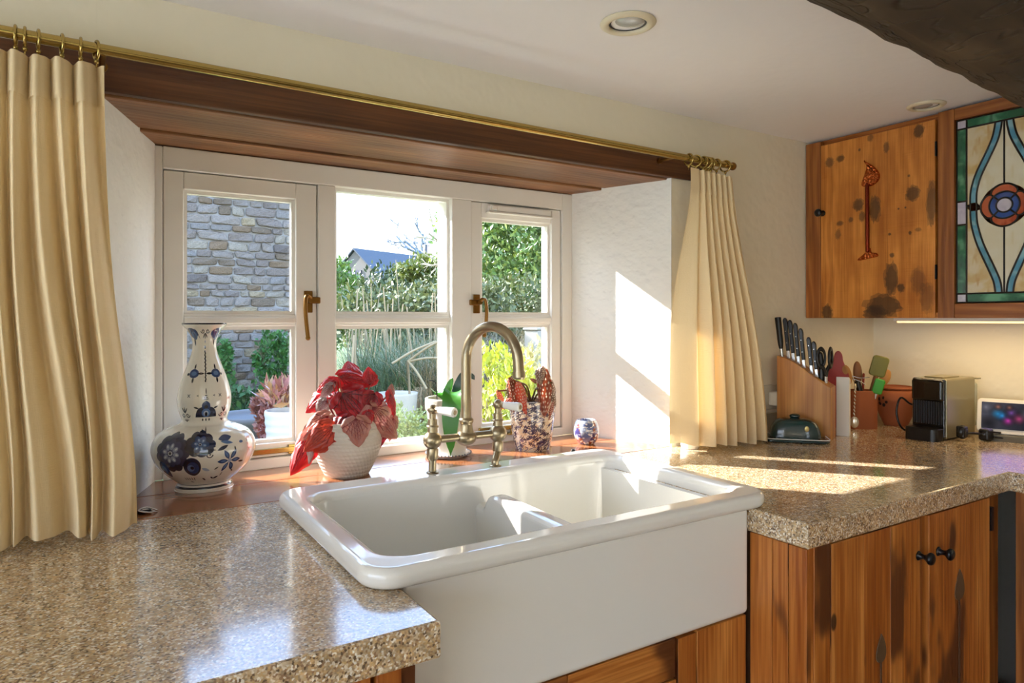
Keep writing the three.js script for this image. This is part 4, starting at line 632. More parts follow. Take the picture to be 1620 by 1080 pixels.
{ // spotted begonia
  const x = 1.168, z = -1.742, t = thing('potted_spotted_begonia', 'spotted orange leaved begonia in a flower printed pot', 'potted plant', [x, CT, z], toCam(x, z));
  const pr = printed(33, '#e8d8c0', ['#3e2e48', '#4c3c58', '#32263c', '#70607c', '#d8b48c', '#44344c', '#e4c8a4', '#3a2a40'], 1100);
  add(t, 'pot', reuv(lathe(splinePts([[0, 0], [0.048, 0], [0.053, 0.004], [0.062, 0.045], [0.069, 0.1], [0.0715, 0.14], [0.0725, 0.148], [0.0695, 0.149], [0.067, 0.13]], 36), 56), 0.149), phys(0xffffff, 0.16, { map: pr, clearcoat: 0.7, side: THREE.DoubleSide }));
  add(t, 'soil', lathe([[0, 0.132], [0.067, 0.13]], 24), std(0x2e2018, 0.95));
  const spots = (bg, b2) => canvasTex(128, 256, (q, w, h) => { const r = rng(71); q.fillStyle = bg; q.fillRect(0, 0, w, h); for (let i = 0; i < 60; i++) { q.globalAlpha = 0.2; q.fillStyle = b2; q.beginPath(); q.ellipse(r() * w, r() * h, 16, 26, 0, 0, 7); q.fill(); } q.globalAlpha = 1; q.fillStyle = '#e8d8c0'; for (let j = 0; j < 11; j++) for (let i = 0; i < 5; i++) { q.beginPath(); q.ellipse((i + 0.5 + 0.4 * (r() - 0.5) + (j % 2) * 0.3 - 0.15) * w / 5, (j + 0.5 + 0.4 * (r() - 0.5)) * h / 11, 3.4 + r() * 2.4, 5 + r() * 2, 0, 0, 7); q.fill(); } });
  const sm = (m, tr) => phys(0xffffff, 0.4, { map: m, transmission: tr, thickness: 0, side: THREE.DoubleSide });
  const ms = [sm(spots('#a8401c', '#6a2c14'), 0.3), sm(spots('#d04424', '#f0603a'), 0.4), sm(spots('#6e5a48', '#8a5a3c'), 0.2)];
  const K = 0.0003085, cx = 453, cy = 925;                                // px of the front view -> metres
  const put = (X, Y, dz, L, W, ang, tz, nx, m, o) => { const lf = add(t, 'leaf', leafGeo(L * K, W * K, { heart: 0.06, wave: 0.04, point: 0.7, ...o }), ms[m]); aim(lf, [(X - cx) * K, (cy - Y) * K, dz], [Math.cos(ang), Math.sin(ang), tz], [nx, 0.25, 1]); };
  const D = Math.PI / 180;
  put(230, 215, 0.075, 330, 120, -84 * D, 0.05, -0.3, 0, { fold: -0.7, droop: 0.1 }); put(262, 200, 0.066, 340, 90, -88 * D, 0, 0.9, 2, { fold: -0.3, droop: 0.1 });
  put(120, 330, 0.06, 200, 60, -68 * D, 0.1, 0.3, 1, { droop: 0.2 }); put(240, 400, 0.085, 130, 60, -130 * D, 0.1, 0.2, 1, { droop: 0.2 }); put(110, 420, 0.055, 130, 70, -80 * D, 0, -0.5, 0, { droop: 0.2 });
  put(320, 250, 0.082, 320, 110, -72 * D, 0.1, 0.2, 1, { fold: -0.5, droop: 0.25 });
  put(545, 110, 0.079, 480, 150, -88 * D, 0.06, -0.2, 0, { fold: -0.6, droop: 0.05 }); put(548, 100, 0.088, 170, 110, -95 * D, 0.1, 0.2, 2, { fold: -0.5, droop: 0.2 });
  put(640, 240, 0.055, 260, 110, -78 * D, -0.1, 0.5, 2, { fold: -0.5, droop: 0.1 }); put(655, 440, 0.065, 190, 40, -100 * D, 0, 0.4, 0, { droop: 0.2 }); put(500, 255, 0.04, 80, 40, 150 * D, 0, 0, 0, {});
  for (const [a, b] of [[[440, 470], [250, 220]], [[440, 470], [505, 310]], [[440, 470], [330, 250]], [[450, 470], [640, 250]], [[505, 310], [545, 115]], [[440, 480], [120, 330]]]) { const A = [(a[0] - cx) * K, Math.max((cy - a[1]) * K, 0.128), 0.0], B = [(b[0] - cx) * K, (cy - b[1]) * K, 0.07]; add(t, 'stem', tube([A, [(A[0] + B[0]) / 2 + 0.004, Math.max((A[1] + B[1]) / 2, 0.14) + 0.02, 0.03], B], 0.0028, 12, 7), std(0x7a5a34, 0.6)); }
}
{ // small round painted bowl
  const x = 1.357, z = -1.715, t = thing('candle_bowl', 'small round marbled blue and red bowl beside the flower printed pot', 'bowl', [x, CT, z], toCam(x, z));
  const m = tex(512, 256, (u, v) => { const n = fbm(u * 9, v * 5, 9, 5, 511, 4), k = fbm(u * 14, v * 8, 14, 8, 517, 3), tri = Math.abs((((u * 4) % 1) + 1) % 1 - 0.5) * 2 < 0.75 - v * 0.7; let c = mix3([178, 186, 202], [104, 116, 156], smooth(0.45, 0.62, n)); if (tri) c = mix3([150, 84, 66], [72, 66, 120], smooth(0.42, 0.6, k)); return mix3(c, [236, 232, 228], smooth(0.62, 0.7, fbm(u * 30, v * 16, 30, 16, 521, 2))); });
  add(t, 'body', reuv(lathe(splinePts([[0, 0], [0.02, 0], [0.026, 0.003], [0.036, 0.018], [0.0405, 0.038], [0.038, 0.06], [0.032, 0.074], [0.0295, 0.077], [0.027, 0.073], [0.033, 0.055], [0.034, 0.03], [0, 0.012]], 40), 48), 0.077), phys(0xffffff, 0.15, { map: m, clearcoat: 0.8, side: THREE.DoubleSide }));
}
{ // plugs on bead chains
  const chain = (t, pts, n) => { const c = new THREE.CatmullRomCurve3(pts.map((p) => V(...p))); const s = []; for (let i = 0; i < n; i++) { const p = c.getPointAt(i / (n - 1)); s.push(ball(p.toArray(), 0.0021, 1, 1, 1, 6)); } add(t, 'bead_chain', merge(s), M.steel); };
  const t = thing('sink_plug', 'dark rubber sink plug with a steel bead chain behind the sink', 'sink plug', [1.19, CT, -1.565]);
  add(t, 'plug', lathe([[0, 0], [0.019, 0], [0.023, 0.01], [0.023, 0.013], [0.008, 0.014], [0.005, 0.022], [0.003, 0.024], [0, 0.024]], 28), std(0x1c1c1e, 0.55));
  chain(t, [[-0.005, 0.0225, 0], [-0.03, 0.004, 0.012], [-0.06, 0.0025, 0.004], [-0.05, 0.003, -0.012], [-0.03, 0.005, 0.0], [-0.055, 0.006, 0.016], [-0.035, 0.0025, 0.018], [-0.07, 0.0025, 0.012], [-0.1, 0.0025, 0.006], [-0.13, 0.0025, 0.016]], 110);
  chain(t, [[0.0, 0.0025, 0.028], [0.03, 0.0025, 0.03], [0.05, 0.0025, 0.022]], 20);
  const u = thing('chain_tassel', 'little dark bead chain lying at the hem of the wide curtain', 'chain', [0.115, CT, -1.585]);
  chain(u, [[-0.03, 0.0025, 0.004], [-0.01, 0.008, 0], [0.01, 0.003, 0.006], [0.0, 0.004, 0.014], [-0.02, 0.009, 0.008], [-0.005, 0.011, -0.004], [0.014, 0.003, -0.004]], 60);
  add(u, 'toggle', box(-0.028, 0.004, 0.0, 0.008, -0.006, 0.006, 0.003, 2), std(0x1a1512, 0.6));
  const w = thing('ceramic_pot', 'small white ceramic pot half hidden behind the narrow curtain', 'pot', [1.583, CT, -1.49]);
  add(w, 'body', lathe(splinePts([[0, 0], [0.024, 0], [0.027, 0.004], [0.029, 0.02], [0.029, 0.036], [0.026, 0.037], [0.024, 0.02], [0, 0.01]], 24), 32), M.ceramic);
}
// ---------------------------------------------------------------- things on the worktop by the wall cupboard
{ // socket
  const s = thing('wall_socket', 'double wall socket with a white plug-in adapter', 'socket', [2.045, 1.045, WZ]);
  add(s, 'plate', box(-0.073, 0.043, -0.043, 0.043, 0, 0.009, 0.004, 2), std(0xd8d0bc, 0.35));
  add(s, 'adapter', box(-0.035, 0.012, -0.027, 0.02, 0.009, 0.045, 0.005, 2), M.white);
  for (let i = 0; i < 4; i++) add(s, 'port', box(-0.006, 0.004, -0.022 + i * 0.0105, -0.0155 + i * 0.0105, 0.0449, 0.0456), M.black);
  add(s, 'switch', box(0.024, 0.034, 0.005, 0.022, 0.009, 0.013, 0.002, 1), std(0xe6e0d0, 0.4)); add(s, 'screw', cyl([0.035, 0, 0.009], [0.035, 0, 0.0105], 0.003), M.steel);
  const p = thing('cable_cover', 'small beige cover plate on the wall under the socket', 'cover plate', [2.03, 0.962, WZ]);
  add(p, 'plate', box(-0.07, 0.045, -0.03, 0.03, 0, 0.008, 0.003, 2), std(0xd0c4a4, 0.5));
}
// knife block: its length runs away from the camera, the top slopes down towards it
const KB = V(2.07, CT, -1.335), kbA = Math.atan2(0.075, 0.16);
{
  const t = thing('knife_block', 'sloping orange wood knife block', 'knife block', [KB.x, KB.y, KB.z], 0);
  const s = new THREE.Shape(); s.moveTo(0, 0); s.lineTo(0, 0.172); s.bezierCurveTo(-0.05, 0.2, -0.1, 0.25, -0.14, 0.265); s.lineTo(-0.17, 0.272); s.lineTo(-0.17, 0); s.closePath();
  const body = (d0, d1, m) => { const g = extr(s, d1 - d0, 0.003, 2); g.rotateY(-Math.PI / 2); g.translate(-d0, 0, 0); return g; };   // shape x -> z, depth -> x
  const holder = new THREE.Group(); holder.name = 'body'; t.add(holder);
  [[0.0, 0.03], [0.0302, 0.058], [0.0582, 0.088]].forEach(([a, b]) => add(holder, 'block_piece', muv(body(-b, -a), 'y', [a * 7, a * 3]), M.block));
  t.rotation.y = 0.42;
}
{
  const knives = [[-0.158, 0.012, 0.128, 'round'], [-0.14, 0.03, 0.118], [-0.124, 0.03, 0.118], [-0.107, 0.03, 0.118], [-0.09, 0.03, 0.112], [-0.066, 0.03, 0.1], [-0.05, 0.03, 0.098]];
  const labels = ['sharpening steel with a round black handle in the knife block', 'tall black handled knife next to the sharpening steel', 'black handled knife third in line from the sharpening steel', 'black handled knife fourth in line from the sharpening steel', 'black handled knife fifth in line, before the gap', 'black handled knife just after the gap in the block', 'small black handled knife next to the scissors'];
  const topAt = (z) => (z < -0.14 ? lerp(0.265, 0.272, (-0.14 - z) / 0.03) : z > -0.001 ? 0.172 : (() => { let lo = 0, hi = 1; for (let i = 0; i < 24; i++) { const m = (lo + hi) / 2, q = 1 - m, x = 3 * q * q * m * -0.05 + 3 * q * m * m * -0.1 + m * m * m * -0.14; if (x > z) lo = m; else hi = m; } const m = lo, q = 1 - m; return q * q * q * 0.172 + 3 * q * q * m * 0.2 + 3 * q * m * m * 0.25 + m * m * m * 0.265; })());
  const place = (o, lx, lz) => { const c = Math.cos(0.42), s = Math.sin(0.42); o.position.set(KB.x + lx * c + lz * s, CT + topAt(lz), KB.z - lx * s + lz * c); o.rotation.y = 0.42; };
  knives.forEach(([z, x, L, kind], i) => {
    const t = thing(kind ? 'sharpening_steel' : 'kitchen_knife', labels[i], kind ? 'sharpening steel' : 'knife', [0, 0, 0], 0, 'knives in the block'); place(t, x + 0.012, z); t.rotateX(-0.1);
    if (kind) { add(t, 'ferrule', cyl([0, -0.02, 0], [0, 0.03, 0], 0.005, 0.006), M.steel); add(t, 'handle', lathe(splinePts([[0.0062, 0.026], [0.0092, 0.05], [0.0095, 0.09], [0.0105, 0.128], [0.0095, 0.134], [0, 0.135]], 20), 18), M.black); return; }
    add(t, 'bolster', box(-0.006, 0.006, -0.03, 0.024, -0.0055, 0.0055, 0.002, 1), M.steel);
    const s = new THREE.Shape(); s.moveTo(-0.009, 0); s.lineTo(0.009, 0); s.bezierCurveTo(0.012, 0.03, 0.009, L * 0.6, 0.013, L - 0.022); s.bezierCurveTo(0.0145, L, -0.008, L + 0.003, -0.011, L - 0.014); s.bezierCurveTo(-0.008, L * 0.6, -0.011, 0.03, -0.009, 0);
    const g = extr(s, 0.015, 0.004, 3); g.scale(0.62, 1, 1); g.rotateY(-Math.PI / 2); g.translate(0.0075, 0.022, 0); add(t, 'handle', g, M.black);
    for (const y of [0.05, 0.09]) if (y < L) add(t, 'rivet', cyl([-0.0078, y, 0], [0.0078, y, 0], 0.0016, 0.0016, 10), M.steel);
  });
  const t = thing('scissors', 'black handled kitchen scissors in the low end of the knife block', 'scissors', [0, 0, 0]); place(t, 0.038, -0.022); t.rotation.y = -0.1;
  add(t, 'blades', box(-0.006, 0.006, -0.03, 0.034, -0.003, 0.003, 0.002, 1), M.steel);
  for (const sg of [-1, 1]) { const r = new THREE.TorusGeometry(0.017, 0.0045, 10, 28); r.scale(0.85, 1.75, 1); r.rotateY(sg * 0.35); r.translate(sg * 0.018, 0.082, sg * 0.004); add(t, 'handle', merge([r, tube([[0, 0.02, 0], [sg * 0.006, 0.04, 0], [sg * 0.014, 0.056, sg * 0.003]], 0.006, 10, 8)]), M.black); }
  const p = thing('black_peeler', 'thick black handle standing behind the scissors in the block', 'peeler', [0, 0, 0]); place(p, 0.04, -0.036); add(p, 'handle', capped([[0, 0.0, 0], [0, 0.05, 0], [-0.003, 0.083, -0.004]], 0.0095, 16, 12), M.black);
}
{ // butter dish
  const t = thing('butter_dish', 'dark green domed butter dish on a white edged plate', 'butter dish', [1.972, CT, -1.4], -0.8);
  const gm = phys(0x163434, 0.2, { clearcoat: 0.6 });
  add(t, 'plate', merge([extr(rrect(-0.1, 0.1, -0.058, 0.058, 0.025), 0.008, 0.003, 3).rotateX(-Math.PI / 2).translate(0, 0.004, 0), box(-0.06, 0.06, 0, 0.006, -0.03, 0.03)]), gm);
  const rim = rrect(-0.1, 0.1, -0.058, 0.058, 0.025).getSpacedPoints(60).slice(0, 60).map((p) => V(p.x, 0.012, p.y)); add(t, 'plate_edge', tube(rim, 0.0016, 120, 6, true), M.white);
  const dome = surf(48, 18, (u, v) => { const a = u * 2 * Math.PI, e = 0.55, c = Math.cos(a), s = Math.sin(a), k = Math.pow(Math.cos(v * Math.PI / 2), 0.55), sx = Math.sign(c) * Math.pow(Math.abs(c), e), sz = Math.sign(s) * Math.pow(Math.abs(s), e); return V(0.078 * sx * k, 0.0125 + 0.062 * Math.pow(Math.sin(v * Math.PI / 2), 0.9), 0.042 * sz * k); });
  gm.side = THREE.DoubleSide; add(t, 'lid', dome, gm); add(t, 'lid_knob', merge([ball([0, 0.08, 0], 0.014, 1.2, 0.6, 1), cyl([0, 0.07, 0], [0, 0.08, 0], 0.009)]), gm);
  add(t, 'badge', ball([0.03, 0.044, 0.0405], 0.008, 0.9, 1.2, 0.25, 14), std(0xc8b878, 0.3, { metalness: 0.6 }));
}
{ // slim white box, red board, utensil pot
  const t = thing('paper_stack', 'slim white ribbed paper stack standing behind the knife block', 'paper', [2.198, CT, -1.372], 0.42);
  for (let i = 0; i < 8; i++) add(t, 'sheet', box(-0.018 + i * 0.004, -0.0145 + i * 0.004, 0, 0.2 - 0.0012 * i, -0.02, 0.02, 0.001, 1), i % 2 ? M.white : std(0xe4dfd2, 0.7));
  const b = thing('chopping_board', 'red paddle shaped board leaning between knife block and utensil pot', 'board', [2.335, CT, -1.478], -0.95);
  const s = new THREE.Shape(); s.moveTo(-0.06, 0); s.lineTo(0.06, 0); s.lineTo(0.06, 0.17); s.bezierCurveTo(0.06, 0.215, 0.03, 0.22, 0.025, 0.245); s.bezierCurveTo(0.022, 0.285, -0.022, 0.285, -0.025, 0.245); s.bezierCurveTo(-0.03, 0.22, -0.06, 0.215, -0.06, 0.17); s.closePath();
  add(b, 'board', extr(s, 0.012, 0.003, 2).scale(0.62, 1.02, 1), std(0xa01c16, 0.4));
  const u = thing('utensil_pot', 'tall rounded terracotta utensil pot', 'pot', [2.405, CT, -1.435], -0.55);
  const g = [], wall = rrect(-0.054, 0.054, -0.04, 0.04, 0.033); wall.holes.push(rpath(rrect(-0.048, 0.048, -0.034, 0.034, 0.028)));
  g.push(extr(wall, 0.14, 0.002, 2).rotateX(-Math.PI / 2), extr(rrect(-0.05, 0.05, -0.036, 0.036, 0.03), 0.01).rotateX(-Math.PI / 2)); add(u, 'body', merge(g), M.terracotta);
  // utensils are placed in the pot's own view: X across the picture, Y up, D towards the viewer
  const ux = V(Math.cos(0.93), 0, Math.sin(0.93)), ud = V(-0.86, 0, 0.5), at = (X, Y, D) => V(2.405, CT, -1.435).addScaledVector(ux, X).addScaledVector(ud, D).add(V(0, Y, 0));
  const W1 = std(0xb07a3c, 0.55), W2 = std(0x8a5a30, 0.55);
  const tool = (name, label, cat) => thing(name, label, cat, [0, 0, 0], 0, undefined);
  const along = (a, b, geo) => { const d = b.clone().sub(a).normalize(), x = ux.clone().addScaledVector(d, -ux.dot(d)).normalize(), z = x.clone().cross(d); geo.applyMatrix4(new THREE.Matrix4().makeBasis(x, d, z).setPosition(a)); return geo; };
  const spoonShape = (w, L) => { const q = ball([0, L / 2, 0], 0.5, w, L, 0.012, 20); return q; };
  const spoon = (name, label, cat, a, b, w, L, m, hr = 0.0045) => { const t2 = tool(name, label, cat), A = at(...a), B = at(...b); add(t2, 'handle', capped([A, A.clone().lerp(B, 0.5), B], hr, 8, 8), m); add(t2, 'bowl', along(B.clone().addScaledVector(B.clone().sub(A).normalize(), -0.008), at(b[0] * 2 - a[0], b[1] * 2 - a[1], b[2] * 2 - a[2]), spoonShape(w, L)), m); };
  spoon('wooden_spoon', 'light wooden spoon against the red board', 'spoon', [-0.02, 0.012, 0.012], [-0.042, 0.16, 0.03], 0.038, 0.08, W1); spoon('wooden_spoon', 'brown pointed wooden spatula in the middle of the pot', 'spatula', [0.0, 0.012, -0.005], [-0.008, 0.165, -0.005], 0.03, 0.085, W2);
  spoon('wooden_spoon', 'pale wooden spoon behind the olive scraper', 'spoon', [0.01, 0.012, -0.012], [0.07, 0.16, -0.016], 0.034, 0.065, W1);
  const scraper = (label, a, b, w, L, m, hm, hr) => { const t2 = tool('silicone_scraper', label, 'scraper'), A = at(...a), B = at(...b), s2 = rrect(-w / 2, w / 2, 0, L, w * 0.22); add(t2, 'handle', capped([A, A.clone().lerp(B, 0.5), B], hr, 8, 10), hm); add(t2, 'blade', along(B, at(b[0] * 2 - a[0], b[1] * 2 - a[1], b[2] * 2 - a[2]), extr(s2, 0.012, 0.004, 3)), m); };
  scraper('large olive green silicone scraper', [0.004, 0.014, 0.0], [0.05, 0.19, 0.008], 0.054, 0.075, std(0x6e6a1c, 0.45), W2, 0.0085); scraper('small bright green silicone scraper', [0.018, 0.014, 0.014], [0.05, 0.128, 0.02], 0.034, 0.055, std(0x3aa02a, 0.4), std(0xdadad6, 0.4), 0.0045);
  const bt = tool('black_tool', 'black handled tool lying low in the utensil pot', 'utensil'); add(bt, 'handle', capped([at(0.018, 0.02, 0.012), at(0.002, 0.12, 0.016), at(-0.01, 0.165, 0.018)], 0.0105, 12, 10), M.black);
  const wk = tool('wire_tongs', 'thin steel wire tongs across the utensil pot', 'tongs'); add(wk, 'wire', merge([capped([at(-0.03, 0.19, 0.02), at(0.0, 0.183, 0.022), at(0.028, 0.186, 0.02)], 0.0016, 12, 6), capped([at(-0.025, 0.18, 0.024), at(0.0, 0.17, 0.026), at(0.016, 0.16, 0.026)], 0.0016, 12, 6), capped([at(0.01, 0.02, 0.0), at(-0.01, 0.14, 0.01), at(-0.03, 0.19, 0.02)], 0.0016, 12, 6)]), M.steel); 
  const rd = tool('red_handled_whisk', 'small red handled tool among the wooden spoons', 'utensil'); add(rd, 'handle', capped([at(0.006, 0.02, -0.006), at(0.008, 0.15, -0.004), at(0.01, 0.195, -0.002)], 0.0042, 8, 8), std(0xa03018, 0.4));
  const sp = tool('glass_spoon', 'twisted clear glass spoon hanging on the front of the utensil pot', 'spoon');
  const tw = []; for (let j = 0; j < 2; j++) tw.push(tube(Array.from({ length: 30 }, (_, i) => at(-0.02 + 0.004 * (i / 29) + 0.0022 * Math.cos(i * 0.9 + j * Math.PI), 0.046 + i / 29 * 0.11, 0.044 + 0.0022 * Math.sin(i * 0.9 + j * Math.PI))), 0.0026, 90, 6));
  const gsm = phys(0xe8e0c8, 0.12, { metalness: 0.5, clearcoat: 0.6 }); add(sp, 'handle', merge(tw), gsm); add(sp, 'bowl', along(at(-0.019, 0.005, 0.046), at(-0.019, 0.1, 0.046), (() => { const q = ball([0, 0.02, 0], 0.02, 0.75, 1.05, 0.3, 16); return q; })()), gsm); add(sp, 'hook', capped([at(-0.016, 0.155, 0.044), at(-0.016, 0.162, 0.036), at(-0.016, 0.15, 0.028)], 0.0024, 10, 6), gsm);
}
{ // garlic pot
  const t = thing('garlic_pot', 'round bellied terracotta pot with pierced flower holes', 'pot', [2.575, CT, -1.40], toCam(2.575, -1.4) - 0.5);
  add(t, 'body', lathe(splinePts([[0, 0], [0.034, 0], [0.04, 0.004], [0.056, 0.04], [0.069, 0.085], [0.0715, 0.105], [0.066, 0.125], [0.056, 0.134], [0.055, 0.137]], 36), 48), M.terracotta);
  add(t, 'lid', lathe(splinePts([[0.055, 0.134], [0.061, 0.137], [0.062, 0.142], [0.056, 0.146], [0.05, 0.146], [0.046, 0.142], [0, 0.144]], 24), 48), M.terracotta);
  const dark = std(0x2a1208, 0.9); for (let i = 0; i < 5; i++) { const a = i / 5 * 6.28, y = 0.092 + 0.013 * Math.sin(a), ph = -0.15 + 0.2 * Math.cos(a), r = 0.0708 - Math.abs(y - 0.1) * 0.1; add(t, 'hole', ball([Math.sin(ph) * r, y, Math.cos(ph) * r], 0.006, 1, 1.2, 0.25, 10), dark, undefined, undefined); }
}
{ // coffee machine
  const t = thing('coffee_machine', 'compact grey coffee machine with black ribbed front', 'coffee machine', [2.35, CT, -1.185], 0);
  const side = std(0x8f8668, 0.32, { metalness: 0.35 }), dark = phys(0x0d0d0e, 0.2, { clearcoat: 0.5 });
  const hull = extr(rrect(-0.055, 0.055, 0.004, 0.2, 0.008), 0.19, 0.003, 2); hull.rotateY(Math.PI / 2); hull.translate(0.035, 0, 0); add(t, 'housing', hull, side);
  add(t, 'front_panel', box(0.026, 0.04, 0.006, 0.2, -0.052, 0.052, 0.006, 2), dark); add(t, 'spout_cover', box(0.014, 0.034, 0.125, 0.198, -0.05, 0.05, 0.01, 3), dark);
  for (let i = 0; i < 12; i++) add(t, 'front_rib', box(0.022, 0.027, 0.05, 0.124, -0.046 + i * 0.0078, -0.042 + i * 0.0078, 0.001, 1), M.black);
  add(t, 'drip_tray', extr(rrect(-0.052, 0.052, 0.0, 0.06, 0.02), 0.044, 0.003, 2).rotateX(-Math.PI / 2).rotateY(Math.PI / 2).translate(0.03, 0, 0), M.black);
  add(t, 'button', box(0.02, 0.03, 0.197, 0.2, -0.02, 0.02, 0.001, 1), M.steel); add(t, 'lever', box(0.06, 0.17, 0.1995, 0.2045, -0.03, 0.03, 0.002, 1), side); add(t, 'tank_catch', box(0.25, 0.275, 0.19, 0.194, 0.03, 0.05), side);
  add(t, 'water_tank', box(0.225, 0.258, 0.03, 0.18, -0.05, 0.05, 0.01, 2), phys(0xd8dcd0, 0.1, { transmission: 0.6, thickness: 0 }));
  add(t, 'power_cord', tube([[0.06, 0.1, -0.056], [0.03, 0.11, -0.062], [0.0, 0.13, -0.075], [-0.018, 0.085, -0.08], [-0.012, 0.035, -0.07], [0.03, 0.01, -0.06]], 0.0034, 40, 8), M.black);
  const p = thing('power_plug', 'black three pin power plug lying by the coffee machine', 'plug', [2.42, CT, -1.1], 0);
  add(p, 'plug_body', merge([ball([0, 0.03, 0], 0.021, 1, 1.1, 0.7, 16), box(-0.016, 0.012, 0.012, 0.05, -0.014, 0.012, 0.005, 2)]), M.black); add(p, 'cable', capped([[0.0, 0.025, 0.005], [0.03, 0.026, 0.02], [0.06, 0.022, 0.035]], 0.004, 12, 8), M.black);
  add(p, 'second_plug', merge([box(0.055, 0.095, 0.002, 0.04, 0.02, 0.052, 0.008, 2), ball([0.075, 0.022, 0.036], 0.022, 1, 0.9, 0.8)]), M.black); for (const [y, z] of [[0.03, 0.05], [0.014, 0.044], [0.014, 0.058]]) add(p, 'pin', cyl([0.08, y, z], [0.1, y - 0.002, z + 0.018], 0.003), M.black);
}
{ // smart display
  const t = thing('smart_display', 'small white smart display showing a bright picture', 'display', [2.555, CT, -1.02], -1.22);
  const pic = canvasTex(512, 300, (q, w, h) => { const gr = q.createLinearGradient(0, 0, w, h); gr.addColorStop(0, '#4a4a56'); gr.addColorStop(1, '#1a1a22'); q.fillStyle = gr; q.fillRect(0, 0, w, h); const b = (x, y, r, c, al) => { const g = q.createRadialGradient(x, y, 0, x, y, r); g.addColorStop(0, c); g.addColorStop(1, 'rgba(0,0,0,0)'); q.globalAlpha = al; q.fillStyle = g; q.fillRect(0, 0, w, h); }; b(150, 130, 90, '#38a8e8', 1); b(190, 150, 80, '#2f8fd8', 1); b(150, 50, 50, '#a86a58', 0.9); b(240, 200, 80, '#d83ab0', 0.9); b(270, 110, 80, '#7a4a9a', 0.9); b(250, 50, 46, '#9a6050', 0.9); b(340, 170, 90, '#e04888', 0.8); b(420, 120, 110, '#8a8a96', 0.8); b(40, 60, 80, '#8a8a94', 0.6); b(440, 240, 90, '#3a6ab8', 0.7); b(60, 240, 100, '#101018', 0.9); });
  const body = new THREE.Group(); body.name = 'tablet'; t.add(body); body.position.set(0, 0.026, 0.03); body.rotation.x = -0.4;
  const fr = extr(rrect(-0.089, 0.089, 0, 0.118, 0.014), 0.009, 0.003, 3); fr.translate(0, 0, -0.009); add(body, 'frame', fr, std(0xece6da, 0.45));
  const sc = new THREE.PlaneGeometry(0.152, 0.09); sc.translate(0, 0.059, 0.0004); add(body, 'screen', sc, std(0x080808, 0.15, { emissive: 0xffffff, emissiveMap: pic, emissiveIntensity: 0.75 }));
  add(t, 'base', merge([extr(rrect(-0.06, 0.06, -0.035, 0.035, 0.03), 0.026, 0.004, 2).rotateX(-Math.PI / 2), box(-0.04, 0.04, 0.02, 0.075, -0.025, 0.01, 0.01, 2)]), std(0x6e6a5c, 0.8));
  const l = new THREE.RectAreaLight(0x9a86b8, 1.2, 0.15, 0.09); const p = V(0, 0.085, 0.024); t.updateMatrixWorld(true); p.applyMatrix4(t.matrixWorld); l.position.copy(p); l.rotation.set(0, -1.22 + Math.PI, 0); scene.add(l);
}
// ---------------------------------------------------------------- garden outside the window
const GY = 0.2;
const pxAt = (px, py, depth) => { const a = (px - 810) / 1080, b = (503 - py) / 1080, s = Math.sin(YAW), c = Math.cos(YAW); return V(depth * (s + a * c), EYE + depth * b, depth * (-c + a * s)); };   // picture point at a depth taken from the ground or a usual size
{
  const g = struct('ground_outside', 'garden lawn and paving beyond the window', 'ground');
  const lawn = tex(512, 512, (u, v) => { const n = fbm(u * 20, v * 20, 20, 20, 801, 4); return mix3([62, 78, 34], [122, 124, 76], n); }, true, [3, 3]);
  add(g, 'lawn', muv(box(-60, 60, GY - 0.4, GY, -160, -2.04)), std(0xffffff, 0.95, { map: lawn }));
  add(g, 'far_ground', muv(box(-60, 60, -0.6, -0.16, ZB + 0.3, 60)), std(0xffffff, 0.95, { map: lawn })); add(g, 'terrace', muv(box(-14, XL - 0.3, -0.6, -0.06, -2.04, ZB + 0.3)), std(0xdcdcd8, 0.8)); add(g, 'side_ground', muv(box(-60, -14, -0.6, -0.16, -2.04, ZB + 0.3)), std(0xffffff, 0.95, { map: lawn }));
}
